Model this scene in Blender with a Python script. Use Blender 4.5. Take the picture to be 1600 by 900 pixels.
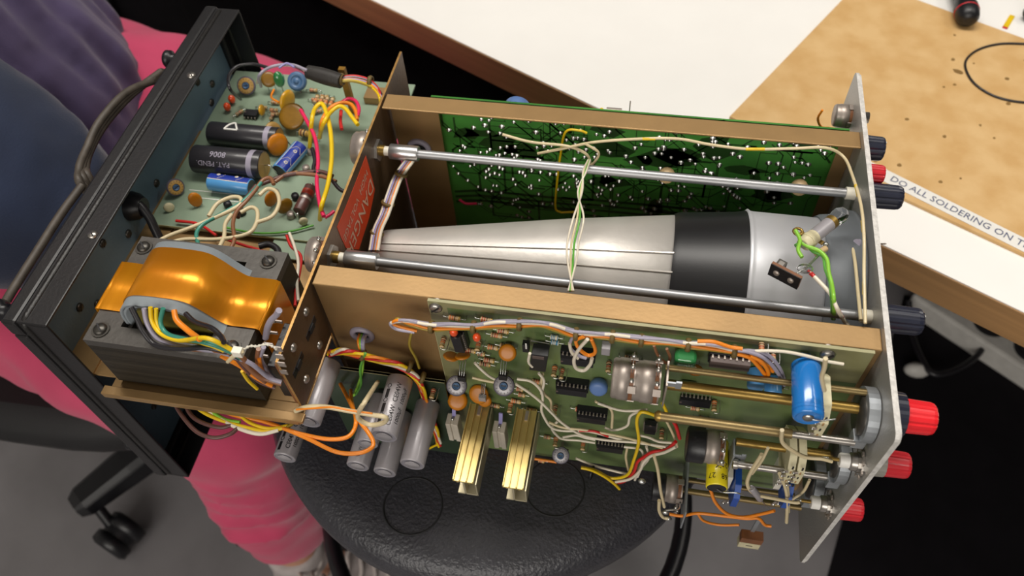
import bpy, math, random
from mathutils import Vector, Matrix
random.seed(7)
for o in list(bpy.data.objects): bpy.data.objects.remove(o)
S = bpy.context.scene
COL = S.collection
# ---------------------------------------------------------------- camera
# coordinates below are millimetres: x along the oscilloscope towards its front panel, y away from the viewer, z up (0 = top of its rails)
FPX = 1254.559
CR = [[0.9833689146935042, 0.17453031055138174, -0.050246873667502474],
      [0.11224803988680294, -0.8015348207562398, -0.5873178940376615],
      [-0.14277939331741957, 0.5719100469602727, -0.8077951120363436]]
CP = Vector((-140.399, -258.726, 384.309))
FLOOR = -800.0
def W3(p): return Vector((p[0]*.001, p[1]*.001, (p[2]-FLOOR)*.001))
cam = bpy.data.cameras.new('camera'); co = bpy.data.objects.new('camera', cam); COL.objects.link(co)
M4 = Matrix.Identity(4)
for i in range(3):
    M4[i][0] = CR[0][i]; M4[i][1] = -CR[1][i]; M4[i][2] = -CR[2][i]; M4[i][3] = W3(CP)[i]
co.matrix_world = M4
cam.sensor_width = 36; cam.lens = FPX*36/1600; cam.clip_start = .02; cam.clip_end = 50
cam.dof.use_dof = True; cam.dof.focus_distance = .50; cam.dof.aperture_fstop = cam.lens/3.2
S.camera = co
# ---------------------------------------------------------------- world, lamps, exposure
w = bpy.data.worlds.new('world'); S.world = w; w.use_nodes = True
w.node_tree.nodes['Background'].inputs[0].default_value = (1, .97, .93, 1)
w.node_tree.nodes['Background'].inputs[1].default_value = .05
def area(name, p, target, sx, sy, power, col=(1, .95, .88)):
    l = bpy.data.lights.new(name, 'AREA'); l.shape = 'RECTANGLE'; l.size = sx; l.size_y = sy; l.energy = power; l.color = col
    o = bpy.data.objects.new(name, l); COL.objects.link(o); o.location = p
    o.rotation_euler = (Vector(target)-Vector(p)).to_track_quat('-Z', 'Y').to_euler(); return o
area('ceiling_tube_light', (-.35, .6, 2.5), (-.35, .2, .7), 1.6, .35, 32)
area('window_light', (-.5, -2.2, 1.75), (-.3, 0, .75), 2.2, 1.1, 36)
area('ceiling_tube_light', (1.2, .7, 2.5), (1.0, .6, .8), 1.5, .3, 12)
S.view_settings.view_transform = 'Standard'; S.view_settings.look = 'None'; S.view_settings.exposure = 0.0; S.view_settings.gamma = 1
S.view_settings.use_curve_mapping = False
# ---------------------------------------------------------------- helpers
def at(px, py, **k):
    """point where the sight line through photo pixel px,py meets the plane x=, y= or z="""
    q = ((px-800)/FPX, (py-450)/FPX, 1.)
    d = Vector([sum(CR[r][i]*q[r] for r in range(3)) for i in range(3)])
    a, v = list(k.items())[0]; i = 'xyz'.index(a)
    return CP + d*((v-CP[i])/d[i])
def lin(h):
    h = h.lstrip('#'); o = []
    for i in (0, 2, 4):
        c = int(h[i:i+2], 16)/255; o.append(c/12.92 if c <= .04045 else ((c+.055)/1.055)**2.4)
    return (*o, 1)
MT = {}
def mat(name, col, rough=.5, metal=0., var=.12, scale=60, bump=0., bscale=None, coat=0., trans=0., col2=None, spec=.5, stretch=None, detail=4, lo=.35, hi=.65, sheen=0.):
    if name in MT: return MT[name]
    m = bpy.data.materials.new(name); m.use_nodes = True; nt = m.node_tree; N = nt.nodes; L = nt.links
    b = N['Principled BSDF']; b.inputs['Roughness'].default_value = rough; b.inputs['Metallic'].default_value = metal
    b.inputs['Specular IOR Level'].default_value = spec
    if coat: b.inputs['Coat Weight'].default_value = coat; b.inputs['Coat Roughness'].default_value = .08
    if trans: b.inputs['Transmission Weight'].default_value = trans
    if sheen: b.inputs['Sheen Weight'].default_value = sheen
    tc = N.new('ShaderNodeTexCoord'); mp = N.new('ShaderNodeMapping'); L.new(tc.outputs['Object'], mp.inputs[0])
    if stretch: mp.inputs['Scale'].default_value = stretch
    nz = N.new('ShaderNodeTexNoise'); nz.inputs['Scale'].default_value = scale; nz.inputs['Detail'].default_value = detail
    L.new(mp.outputs[0], nz.inputs['Vector'])
    rp = N.new('ShaderNodeValToRGB'); c = lin(col)
    c2 = lin(col2) if col2 else tuple(x*(1-var) for x in c[:3])+(1,)
    rp.color_ramp.elements[0].position = lo; rp.color_ramp.elements[1].position = hi
    rp.color_ramp.elements[0].color = c2; rp.color_ramp.elements[1].color = c
    L.new(nz.outputs['Fac'], rp.inputs[0]); L.new(rp.outputs[0], b.inputs['Base Color'])
    if bump:
        n2 = N.new('ShaderNodeTexNoise'); n2.inputs['Scale'].default_value = bscale or scale*4; n2.inputs['Detail'].default_value = 3
        L.new(mp.outputs[0], n2.inputs['Vector'])
        bp = N.new('ShaderNodeBump'); bp.inputs['Strength'].default_value = bump; bp.inputs['Distance'].default_value = .001
        L.new(n2.outputs['Fac'], bp.inputs['Height']); L.new(bp.outputs[0], b.inputs['Normal'])
    MT[name] = m; return m
mat('alu', '#c9c7c4', .32, .85, .12, 40, .15, 500)
mat('alu_bright', '#d8d8d8', .28, .9, .1, 60)
mat('alu_tube', '#a9aaac', .42, .7, .15, 300, stretch=(.05, 1, 1))
mat('panel_metal', '#b9b7b3', .42, .6, .12, 12, .25, 700)
mat('panel_edge', '#dcd9d4', .5, .1, .25, 300, .4, 900)
mat('bronze', '#a8875a', .4, .5, .14, 28, .05, 400)
mat('bronze_dark', '#5a4632', .45, .45, .25, 25, .2, 300)
mat('bronze_edge', '#c79a5c', .4, .7, .3, 200)
mat('black_plastic', '#16161a', .38, 0, .2, 50, .1, 400)
mat('black_matt', '#1c1c1e', .6, 0, .2, 30, .2, 500)
mat('black_paint', '#1b1a1c', .42, 0, .35, 14, .12, 400)
mat('trim_rubber', '#1d1b1a', .42, 0, .35, 60, .3, 600)
mat('blue_grey', '#6a8496', .5, .2, .3, 9, .15, 400)
mat('band_black', '#1b1b1d', .38, 0, .2, 40, .03, 900)
mat('leather', '#36363c', .36, 0, .2, 90, .95, 380, spec=.6)
mat('steel', '#b8b3ac', .3, .9, .3, 90)
mat('steel_dark', '#5a5752', .4, .8, .3, 90)
mat('solder', '#cfd0cc', .22, .95, .15, 300)
mat('tin', '#b0a59c', .42, .6, .15, 130)
mat('brass', '#a88a48', .35, .75, .35, 60, .1, 500, stretch=(.2, 1, 1))
mat('brass_old', '#8d7a52', .4, .7, .4, 60, .1, 500, stretch=(.2, 1, 1))
mat('pcb_green', '#6b7c4c', .38, 0, .25, 30, coat=.2, col2='#50623a', detail=2)
mat('pcb_shaded', '#2f3f2c', .4, 0, .25, 30, coat=.2)  # board green darkened for the shadow the lower board sits in
mat('pcb_pale', '#8da089', .4, 0, .15, 30, coat=.2)
mat('pcb_edge', '#a9a57c', .5)
mat('pcb_border', '#8d8a60', .35, 0, .2, 20, coat=.4)
mat('pcb_base', '#284820', .28, 0, .3, 40, coat=.5)
mat('pcb_trace', '#4c8f3c', .32, 0, .25, 25, coat=.3, col2='#3a7630')
mat('ic_black', '#17161a', .45, 0, .2, 60)
mat('ic_grey', '#5c4d49', .5, 0, .15, 60)
mat('beige', '#cdb083', .42, 0, .12, 90)
mat('cream', '#d8ceb4', .45, 0, .12, 60)
mat('r_brown', '#6b3a22', .45); mat('r_red', '#b23a24', .45); mat('r_orange', '#d8692a', .45); mat('r_gold', '#a8873c', .35, .5); mat('r_black', '#1c1817', .5); mat('r_blue', '#4f86a6', .45)
mat('disc_orange', '#c27608', .4, 0, .2, 90, coat=.1)
mat('disc_yellow', '#d8a21e', .38, 0, .15, 90, coat=.3)
mat('disc_olive', '#8e6614', .42, 0, .25, 120, coat=.2)
mat('disc_tan', '#b58f4c', .42, 0, .2, 90)
mat('tantalum', '#e8501e', .25, 0, .1, 60, coat=.6)
mat('green_film', '#2f7d45', .16, 0, .15, 40, coat=1.)
mat('cap_grey', '#a09ca0', .34, .15, .1, 40, coat=.2)
mat('cap_grey_end', '#8b8890', .4, .2, .1, 40)
mat('cap_black', '#2a292d', .36, 0, .12, 50, coat=.2)
mat('cap_blue', '#1e78c8', .22, 0, .08, 40, coat=.6)
mat('cap_blue_lt', '#5aa0dc', .28, 0, .08, 40, coat=.4)
mat('cap_blue_dk', '#243a9a', .28, 0, .08, 40, coat=.4)
mat('cap_yellow', '#e6d21c', .28, 0, .06, 40, coat=.4)
mat('blue_disc', '#5f7eb4', .42, 0, .12, 60)
mat('trim_base', '#5e5866', .4, 0, .2, 60)
mat('blue_trim', '#46688e', .38, 0, .2, 60)
mat('blue_wafer', '#1c50a8', .4, 0, .2, 80)
mat('white_paint', '#e8e6e0', .45, 0, .05)
mat('ink', '#1c1a1c', .5)
mat('ceramic', '#cfc6b6', .6, 0, .12, 90, .15, 500)
mat('ceramic_cream', '#d6cda8', .5, 0, .2, 160)
mat('nylon', '#e9e4d4', .4, 0, .1)
mat('phenolic', '#80502e', .5, 0, .25, 120)
mat('copper_foil', '#e8981c', .3, .55, .12, 30, .12, 200, stretch=(1, .15, 1), col2='#d8861a')
mat('core_top', '#5c5955', .45, .5, .25, 30, .15, 300)
mat('core_side', '#3a342a', .55, .35, .5, 25, .35, 900, stretch=(.08, .08, 12))
mat('fish_paper', '#8f979c', .6, 0, .1, 60)
mat('yellow_paper', '#6b6228', .5, 0, .2, 60)
mat('heatsink', '#dcc27c', .32, .6, .2, 40, stretch=(1, .1, 1))
mat('heatsink_pale', '#c8bfa0', .38, .6, .15, 40)
mat('mu_metal', '#dad5ce', .42, .5, .12, 25, .1, 300)
mat('crt_front', '#cfd0d4', .42, .4, .08, 25)
mat('ring_grey', '#70757a', .5, .2, .1, 25)
mat('zinc', '#a3a8ad', .45, .6, .15, 60)
mat('sticker_red', '#de4a20', .5, 0, .08, 60)
mat('sticker_ink', '#d9b79c', .5)
mat('knob_red', '#c8202c', .35, 0, .08, 50, coat=.3)
mat('knob_red_bright', '#e8202a', .3, 0, .05, 50, coat=.4)
mat('knob_dark', '#1d2132', .35, 0, .1, 50, coat=.3)
mat('knob_grey', '#8b8880', .45)
mat('cord', '#4c443b', .55, 0, .35, 120)
mat('heatshrink', '#2a2724', .6, 0, .3, 100, .3, 500)
for n, c in dict(white='#e6dcc8', cream='#d9c8a0', yellow='#eac414', orange='#f08a1c', red='#cc2422', pink='#e4275c', green='#5da83c', dgreen='#3a8a78', brown='#8a5a3a', dbrown='#5c3a34', grey='#9e98a8', violet='#9690c4', black='#1e1c20', tan='#a88048', lgreen='#8ac83e', olive='#a08a2c').items():
    mat('w_'+n, c, .4, 0, .1, 80, coat=.15)
mat('lace', '#6e5a2c', .6, 0, .3, 200)
def glass():
    m = bpy.data.materials.new('clear_glass'); m.use_nodes = True; b = m.node_tree.nodes['Principled BSDF']
    b.inputs['Transmission Weight'].default_value = 1; b.inputs['Roughness'].default_value = .03; b.inputs['IOR'].default_value = 1.3
    MT['glass'] = m
glass()
def perp(d):
    d = d.normalized(); a = Vector((0, 0, 1)) if abs(d.z) < .9 else Vector((1, 0, 0))
    u = d.cross(a).normalized(); return u, d.cross(u)
def spline(P, k=6):
    P = [Vector(p) for p in P]
    if len(P) < 3: return P
    Q = [P[0]*2-P[1]]+P+[P[-1]*2-P[-2]]; out = []
    for i in range(1, len(Q)-2):
        a, b, c, d = Q[i-1:i+3]
        for j in range(k):
            t = j/k
            out.append(.5*((2*b)+(c-a)*t+(2*a-5*b+4*c-d)*t*t+(3*b-a-3*c+d)*t**3))
    return out+[P[-1]]
BASE = {}
class G:
    def __init__(s): s.V = []; s.F = []; s.M = []; s.SM = []; s.mats = []
    def mi(s, m):
        if m not in s.mats: s.mats.append(m)
        return s.mats.index(m)
    def add(s, vs, fs, m, sm=False):
        b = len(s.V); s.V += [Vector(v) for v in vs]; k = s.mi(m)
        for f in fs: s.F.append([b+i for i in f]); s.M.append(k); s.SM.append(sm)
        return s
    def box(s, x0, x1, y0, y1, z0, z1, m):
        return s.obox(((x0+x1)/2, (y0+y1)/2, (z0+z1)/2), (abs(x1-x0)/2, abs(y1-y0)/2, abs(z1-z0)/2), m)
    def obox(s, c, h, m, ax=None):
        c = Vector(c); A = [Vector(a).normalized() for a in (ax or ((1, 0, 0), (0, 1, 0), (0, 0, 1)))]
        vs = [c+A[0]*h[0]*i+A[1]*h[1]*j+A[2]*h[2]*k for i in (-1, 1) for j in (-1, 1) for k in (-1, 1)]
        return s.add(vs, [(0, 1, 3, 2), (4, 6, 7, 5), (0, 4, 5, 1), (2, 3, 7, 6), (0, 2, 6, 4), (1, 5, 7, 3)], m)
    def rings(s, R, m, caps=True, sm=True, closed=False):
        n = len(R[0]); vs = [v for r in R for v in r]; fs = []
        K = len(R)
        for i in range(K if closed else K-1):
            for j in range(n):
                a, b = i*n+j, i*n+(j+1) % n; c, d = ((i+1) % K)*n+(j+1) % n, ((i+1) % K)*n+j
                fs.append((a, b, c, d))
        s.add(vs, fs, m, sm)
        if caps and not closed:
            s.add(R[0], [tuple(range(n))[::-1]], m); s.add(R[-1], [tuple(range(n))], m)
        return s
    def lathe(s, p, d, prof, m, n=20, caps=True, sm=True, scale=(1, 1), up=None):
        p = Vector(p); d = Vector(d).normalized()
        u, v = perp(d)
        if up is not None: u = (Vector(up)-d*Vector(up).dot(d)).normalized(); v = d.cross(u)
        R = [[p+d*t+u*(r*scale[0]*math.cos(2*math.pi*j/n))+v*(r*scale[1]*math.sin(2*math.pi*j/n)) for j in range(n)] for t, r in prof]
        return s.rings(R, m, caps, sm)
    def cyl(s, p0, p1, r, m, r1=None, n=16, caps=True):
        p0 = Vector(p0); p1 = Vector(p1); return s.lathe(p0, p1-p0, [(0, r), ((p1-p0).length, r if r1 is None else r1)], m, n, caps)
    def can(s, p0, p1, r, m, n=24, b=.8, m_end=None):
        """cylinder with rounded shoulders"""
        p0 = Vector(p0); p1 = Vector(p1); L = (p1-p0).length
        s.lathe(p0, p1-p0, [(0, r-b), (b*.3, r-b*.3), (b, r), (L-b, r), (L-b*.3, r-b*.3), (L, r-b)], m, n, False)
        for p, d in ((p0, p0-p1), (p1, p1-p0)):
            s.lathe(p, d, [(0, r-b), (-.4 if 1 else 0, r-b*1.8), (-.4, .01)], m_end or m, n, False, False)
        return s
    def tube(s, P, r, m, n=8, k=6, caps=True, closed=False):
        P = spline(P, k) if k > 1 else [Vector(p) for p in P]
        R = []; u = None
        for i, p in enumerate(P):
            d = (P[min(i+1, len(P)-1)]-P[max(i-1, 0)])
            if d.length < 1e-9: d = Vector((1, 0, 0))
            d.normalize()
            if u is None: u, v = perp(d)
            else:
                u = (u-d*u.dot(d)); u = u.normalized() if u.length > 1e-6 else perp(d)[0]
                v = d.cross(u)
            rr = r[min(int(i*len(r)/len(P)), len(r)-1)] if isinstance(r, (list, tuple)) else r
            R.append([p+u*rr*math.cos(2*math.pi*j/n)+v*rr*math.sin(2*math.pi*j/n) for j in range(n)])
        return s.rings(R, m, caps)
    def vtube(s, PR, m, n=20, k=5):
        """tube with (point, ru, rv) keys"""
        P = spline([p for p, a, b in PR], k); q = spline([Vector((a, b, 0)) for p, a, b in PR], k); R = []; u = None
        for i, p in enumerate(P):
            d = (P[min(i+1, len(P)-1)]-P[max(i-1, 0)]).normalized()
            if u is None: u = Vector((0, 1, 0)) if abs(d.y) < .8 else Vector((1, 0, 0))
            u = (u-d*u.dot(d)).normalized(); v = d.cross(u)
            R.append([p+u*q[i].x*math.cos(2*math.pi*j/n)+v*q[i].y*math.sin(2*math.pi*j/n) for j in range(n)])
        return s.rings(R, m, True)
    def prism(s, poly, o, u, v, wv, h, m, m_side=None):
        """polygon in (u,v) at o, extruded h along wv"""
        o, u, v, wv = Vector(o), Vector(u), Vector(v), Vector(wv); n = len(poly)
        A = [o+u*a+v*b for a, b in poly]; B = [p+wv*h for p in A]
        s.add(A+B, [tuple(range(n)), tuple(range(n, 2*n))[::-1]], m)
        s.add(A+B, [(i, i+n, (i+1) % n+n, (i+1) % n) for i in range(n)], m_side or m)
        return s
    def ball(s, c, r, m, sc=(1, 1, 1), n=12):
        R = []; c = Vector(c)
        for i in range(1, n//2+2):
            a = math.pi*(i-.999 if i == 1 else i-1)/(n//2+.001); a = max(a, .02)
            R.append([c+Vector((r*sc[0]*math.sin(a)*math.cos(2*math.pi*j/n), r*sc[1]*math.sin(a)*math.sin(2*math.pi*j/n), r*sc[2]*math.cos(a))) for j in range(n)])
        return s.rings(R, m)
    def torus(s, c, d, R0, r, m, n=28, k=8, sc=1):
        d = Vector(d).normalized(); u, v = perp(d); c = Vector(c); R = []
        for i in range(n):
            a = 2*math.pi*i/n; e = u*math.cos(a)+v*math.sin(a)
            R.append([c+e*(R0+r*math.cos(2*math.pi*j/k))+d*(sc*r*math.sin(2*math.pi*j/k)) for j in range(k)])
        return s.rings(R, m, False, True, True)
    def text(s, txt, size, fn, m, sx=1., bold=0.):
        c = bpy.data.curves.new('t', 'FONT'); c.body = txt; c.size = size; c.resolution_u = 2; c.align_x = 'CENTER'; c.align_y = 'CENTER'; c.offset = bold
        o = bpy.data.objects.new('t', c); COL.objects.link(o); bpy.context.view_layer.update()
        me = bpy.data.meshes.new_from_object(o.evaluated_get(bpy.context.evaluated_depsgraph_get()))
        s.add([fn(v.co.x*sx, v.co.y) for v in me.vertices], [tuple(p.vertices) for p in me.polygons], m)
        bpy.data.objects.remove(o); bpy.data.curves.remove(c); bpy.data.meshes.remove(me); return s
    def build(s, name, parent=None, label=None, bevel=0, base=None, subsurf=0):
        b = BASE[parent.name] if parent else Vector(base or (0, 0, 0))
        me = bpy.data.meshes.new(name); me.from_pydata([(v-b)*.001 for v in s.V], [], s.F)
        for m in s.mats: me.materials.append(MT[m])
        me.polygons.foreach_set('material_index', s.M); me.polygons.foreach_set('use_smooth', s.SM)
        me.update(); o = bpy.data.objects.new(name, me); COL.objects.link(o)
        BASE[o.name] = b
        if parent: o.parent = parent
        else: o.location = W3(b)
        if label: o['label'] = label
        if bevel:
            md = o.modifiers.new('Bevel', 'BEVEL'); md.width = bevel*.001; md.segments = 2; md.limit_method = 'ANGLE'; md.angle_limit = .7
        if subsurf: md = o.modifiers.new('Sub', 'SUBSURF'); md.levels = subsurf; md.render_levels = subsurf
        return o
def tag(o, label, cat, group=None, kind=None):
    o['label'] = label
    if cat: o['category'] = cat
    if group: o['group'] = group
    if kind: o['kind'] = kind
    return o
def thing(name, label, cat, base, group=None):
    o = bpy.data.objects.new(name, None); COL.objects.link(o); o.empty_display_size = .05
    o.location = W3(base); BASE[o.name] = Vector(base); return tag(o, label, cat, group)
X, Y, Z = Vector((1, 0, 0)), Vector((0, 1, 0)), Vector((0, 0, 1))
# ---------------------------------------------------------------- setting
mat('floor', '#8c898b', .42, 0, .14, 7, .12, 260, col2='#7c797b', detail=8)
mat('wall', '#4c4a4a', .8, 0, .1, 5)
mat('bench_white', '#f4f2ee', .42, 0, .02, 20)
mat('bench_wood', '#ad8353', .5, 0, .3, 30, .1, 200, stretch=(.12, .12, 3), detail=6)
mat('hardboard', '#d6b27c', .62, 0, .12, 38, .15, 500, col2='#c9a066', detail=10)
mat('scorch', '#8c6a34', .7, 0, .2, 100)
mat('shade_black', '#1a181b', .95, 0, .2, 20, spec=.1)  # near-black colour standing in for the shade under the bench
mat('pink', '#c84066', .85, 0, .1, 18, .25, 900, sheen=.3)
mat('purple', '#4c4064', .85, 0, .2, 14, .3, 700, sheen=.2)
mat('navy', '#14213c', .9, 0, .2, 14, .3, 700, sheen=.2)
mat('skin', '#c99478', .55, 0, .1, 20)
mat('hair', '#3a261c', .6, 0, .3, 90)
mat('shoe', '#b9b0ae', .7, 0, .2, 60, .2, 300)
mat('shoe_blue', '#8fa6b0', .7); mat('shoe_dark', '#5b4b44', .7)
mat('lace_white', '#cfc5c0', .8, 0, .15, 90)
mat('chair_black', '#141416', .65, 0, .25, 40, .3, 500)
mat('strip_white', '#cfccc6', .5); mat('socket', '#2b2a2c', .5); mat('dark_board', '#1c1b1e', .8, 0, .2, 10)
g = G(); g.box(-3200, 2600, -2600, 2400, FLOOR-20, FLOOR, 'floor'); o = g.build('floor'); o['kind'] = 'structure'
D = Vector((.877, -.480, 0)).normalized(); NV = Vector((.480, .877, 0)).normalized(); SB = 1.214; BZ = -155
def down(p): q = CP+(Vector(p)-CP)*SB; q.z = BZ; return q
BO = down((-409, 367, -60))
g = G(); q = BO+NV*1200; g.obox(q+Vector((0, 0, 700)), (2600, 20, 1440), 'wall', (D, NV, Z)); o = g.build('wall_back'); o['kind'] = 'structure'
mat('ceiling_white', '#e4e2de', .8); g = G(); g.box(-3200, 2600, -2600, 2400, 1820, 1840, 'ceiling_white'); o = g.build('ceiling'); o['kind'] = 'structure'
g = G(); g.box(-3220, 2620, -2620, -2600, FLOOR, 1840, 'ceiling_white'); o = g.build('wall_front'); o['kind'] = 'structure'
g = G(); g.box(-3220, -3200, -2600, 2400, FLOOR, 1840, 'ceiling_white'); o = g.build('wall_left'); o['kind'] = 'structure'
# workbench
t = thing('workbench', 'long white-topped workbench with a plywood edge, across the top right', 'workbench', (300, 300, FLOOR))
def bx(c0, c1, n0, n1, z0, z1, m, g): # box in the bench's own directions
    c = BO+D*((c0+c1)/2)+NV*((n0+n1)/2); c.z = (z0+z1)/2
    return g.obox(c, ((c1-c0)/2, (n1-n0)/2, (z1-z0)/2), m, (D, NV, Z))
bx(-1000, 1500, 0, 800, BZ-36, BZ-1, 'bench_wood', G()).build('core_board', t, 'plywood core showing as a brown edge', bevel=1)
bx(-1000, 1500, 1, 800, BZ-1, BZ, 'bench_white', G()).build('tabletop', t, 'glossy white laminate top')
for c in (-1100, 430, 1350):
    for n in (60, 740):
        bx(c, c+50, n, n+50, FLOOR, BZ-36, 'zinc', G()).build('leg', t, bevel=3)
bx(-960, 1450, 700, 715, FLOOR+150, BZ-50, 'dark_board', G()).build('shade_panel', t, 'dark panel added for the shade under the bench')  # added panel, dark so the space under the bench reads as shade
bx(-900, 1400, 62, 90, BZ-80, BZ-37, 'dark_board', G()).build('rail', t)
# hardboard mat
U = Vector((.866, -.5, 0)).normalized(); VV = Vector((.5, .866, 0)).normalized(); HB = down((-77, 243, -60))
g = G(); c = HB+U*365+VV*138+Z*1.6; g.obox(c, (365, 138, 1.5), 'hardboard', (U, VV, Z))
random.seed(5)
for i in range(34):
    a, b, r = random.uniform(110, 365), random.uniform(10, 260), random.uniform(.7, 2.0); p = HB+U*a+VV*b+Z*3.12
    pts = [(r*(1+.4*random.random())*math.cos(j*.7), r*(1+.4*random.random())*math.sin(j*.7)*1.2) for j in range(9)]
    g.prism(pts, p, U, VV, Z, .08, 'scorch')
p = at(1497, 112, z=BZ+3.2); g.prism([(5*math.cos(j*.6)*(1+.3*math.sin(j*3)), 3*math.sin(j*.6)) for j in range(10)], p+Z*.15, U, VV, Z, .1, 'scorch')
o = g.build('soldering_board', None, base=HB); tag(o, 'tan hardboard soldering sheet with burn marks lying on the white bench', 'board')
tp = at(1392, 279, z=BZ+3.2); tp = HB+U*((tp-HB).dot(U))+VV*((tp-HB).dot(VV)); tp.z = BZ+3.4
te = at(1600, 383, z=BZ+3.2); TU = (te-tp); TU.z = 0; TU.normalize(); TV = Vector((-TU.y, TU.x, 0))
g = G(); g.obox(tp+TU*85, (109, 7.3, .12), 'white_paint', (TU, TV, Z))
TC = (tp+at(1600, 383, z=BZ+3.2))/2
mat('tape_ink', '#5a607c', .5)
g.text('DO ALL SOLDERING ON TH', 9.8, lambda a, b: TC+TU*(a+3.0)+TV*(b)+Z*.5, 'tape_ink', 1.0)
o = g.build('label_tape', None, base=tp); tag(o, 'white lettered tape stuck along the front of the soldering board', 'label')
# things on the bench
t = thing('screwdriver', 'black handled tool with a red ring lying at the back of the soldering board', 'screwdriver', at(1510, 20, z=BZ+3))
a = at(1514, 33, z=BZ+14); b = at(1494, -50, z=BZ+14); d = (b-a).normalized()
G().lathe(a, d, [(0, 3.5), (1, 7.2), (5, 10.4), (12, 11.6), (22, 11.8), (31, 9.8), (41, 9.2), (72, 10.4), (96, 11), (110, 8.4), (115, 5)], 'black_plastic', 20).build('handle', t)
G().torus(a+d*15.5, d, 11.3, .85, 'knob_red').build('ring', t, 'red ring')
G().cyl(a+d*114, a+d*228, 2.6, 'steel').build('shaft', t)
a = at(1570, 44, z=BZ); b = at(1581, 26, z=BZ); g = G(); g.obox((a+b)/2+Z*.6, ((b-a).length/2+1, 2.6, .6), 'w_yellow', ((b-a), (b-a).cross(Z), Z)); g.obox(a+Z*.6, (1.2, 2.6, .62), 'knob_red', ((b-a), (b-a).cross(Z), Z))
tag(g.build('yellow_clip', None, base=a, bevel=.3), 'small yellow plastic piece with a red tip behind the soldering board', 'clip')
a = at(1603, 22, z=BZ+9); tag(G().lathe(a, (1, .5, 0), [(0, 4), (2, 7), (20, 8), (50, 8)], 'black_plastic', 16).build('tool_handle', None, base=a), 'black handle tip at the upper right edge on the white bench', 'tool')
g = G(); pts = [at(x, y, z=BZ+3) for x, y in ((1640, 72), (1600, 70), (1562, 70), (1530, 78), (1511, 92), (1508, 108), (1520, 130), (1545, 148), (1575, 158), (1610, 162), (1650, 160))]
g.tube([p+Z*1.1 for p in pts], 1.15, 'w_black'); tag(g.build('cable_loop', None, base=pts[3]), 'thin black cable curving in a loop over the soldering board', 'cable')
# power strip under the bench
t = thing('power_strip', 'white multi-socket power strip on the floor under the bench', 'power strip', at(1530, 530, z=FLOOR))
A = at(1478, 492, z=-752); B = at(1660, 610, z=-752); d = (B-A); d.z = 0; L = d.length; d.normalize(); n = Vector((-d.y, d.x, 0)); c = A+d*(L/2)+n*30; c.z = -775
G().obox(c, (L/2+60, 34, 23), 'strip_white', (d, n, Z)).build('body', t, bevel=5)
for k in range(5):
    p = A+d*(58+k*70)+n*36; p.z = -751
    g = G(); g.lathe(p-Z*2, Z, [(0, 27), (2.5, 27)], 'socket', 24); g.build('socket', t, 'round dark socket')
    if k in (1, 2): G().lathe(p, Z, [(0, 20), (30, 18), (38, 10)], 'black_plastic', 18).build('plug', t, 'black plug')
g = G(); g.tube([at(x, y, z=-770) for x, y in ((1470, 440), (1462, 470), (1472, 490), (1490, 480))], 7, 'strip_white'); g.build('cord', t, 'white cord')
g = G(); g.tube([at(x, y, z=-770 if 0<i<6 else -745) for i, (x, y) in enumerate(((1552, 490), (1535, 545), (1500, 575), (1460, 585), (1440, 560), (1425, 520), (1420, 470)))], 5, 'w_black')
tag(g.build('mains_cable', None, base=at(1460, 585, z=FLOOR)), 'black mains cable looping on the floor beside the power strip', 'cable')
p = at(1433, 578, z=-782); tag(G().ball(p, 16, 'strip_white', (1.3, .8, .9)).build('paper_scrap', None, base=(p.x, p.y, FLOOR)), 'crumpled white scrap on the dark floor right of the front panel', 'scrap')
e1 = Vector((105, 350, 0)).normalized(); e2 = Vector((e1.y, -e1.x, 0)); c = Vector((182, 140, FLOOR+2)); g = G(); g.obox(c+e1*120+e2*450, (420, 450, 2), 'shade_black', (e1, e2, Z))  # added black sheet, stands in for shade on the floor
tag(g.build('shade_sheet', None, base=at(1450, 700, z=FLOOR)), 'black sheet added for the shade under the right end of the bench', 'shade sheet')
g = G(); c = BO+D*(-260)+NV*400; c.z = -560; g.obox(c, (470, 290, 200), 'shade_black', (D, NV, Z)); c2 = BO+D*(-900)+NV*430; c2.z = -580; g.obox(c2, (320, 300, 190), 'shade_black', (D, NV, Z))  # added black mass, fills the shaded space under the bench
for k in range(12): p = c+D*(-330+55*k)+NV*(20*math.sin(k)); p.z = -375; g.tube([p-NV*260, p+Z*22+D*20, p+NV*260-Z*10], 38, 'shade_black', 10)
q = c; q.z = FLOOR; bo = g.build('shade_mass', None, base=q); tag(bo, 'big black lumpy mass added for the shade under the white bench', 'shade mass')
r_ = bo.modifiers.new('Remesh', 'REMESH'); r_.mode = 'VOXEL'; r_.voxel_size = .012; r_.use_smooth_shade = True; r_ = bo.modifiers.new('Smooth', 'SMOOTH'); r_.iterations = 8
# ---------------------------------------------------------------- stool
SC = Vector((-250, 92, 0)); ST = -203.0
t = thing('stool', 'round black leather-look stool carrying the open oscilloscope', 'stool', (SC.x, SC.y, FLOOR))
g = G(); g.lathe((SC.x, SC.y, ST), -Z, [(0, .01), (0, 60), (0, 120), (.2, 160), (1.2, 172), (4, 184), (10, 193), (20, 197), (34, 197), (46, 192), (56, 180), (60, 165)], 'leather', 96)
g.build('seat', t)
for px, py in ((645, 790), (867, 762), (1080, 640), (720, 600)):
    p = at(px, py, z=ST) if py > 700 else None
    if p is None: continue
    G().torus((p.x, p.y, ST+.0), Z, 22.5, .7, 'black_matt', 48, 6, .5).build('seam_ring', t, 'round moulded groove in the seat')
G().lathe((SC.x, SC.y, ST-60), -Z, [(0, 150), (6, 150), (14, 90), (30, 40), (60, 30), (300, 27), (302, 19), (520, 19)], 'black_matt', 32).build('column', t)
G().torus((SC.x, SC.y-20, -470), Z, 196, 9, 'black_plastic', 64, 10).build('foot_ring', t)
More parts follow.
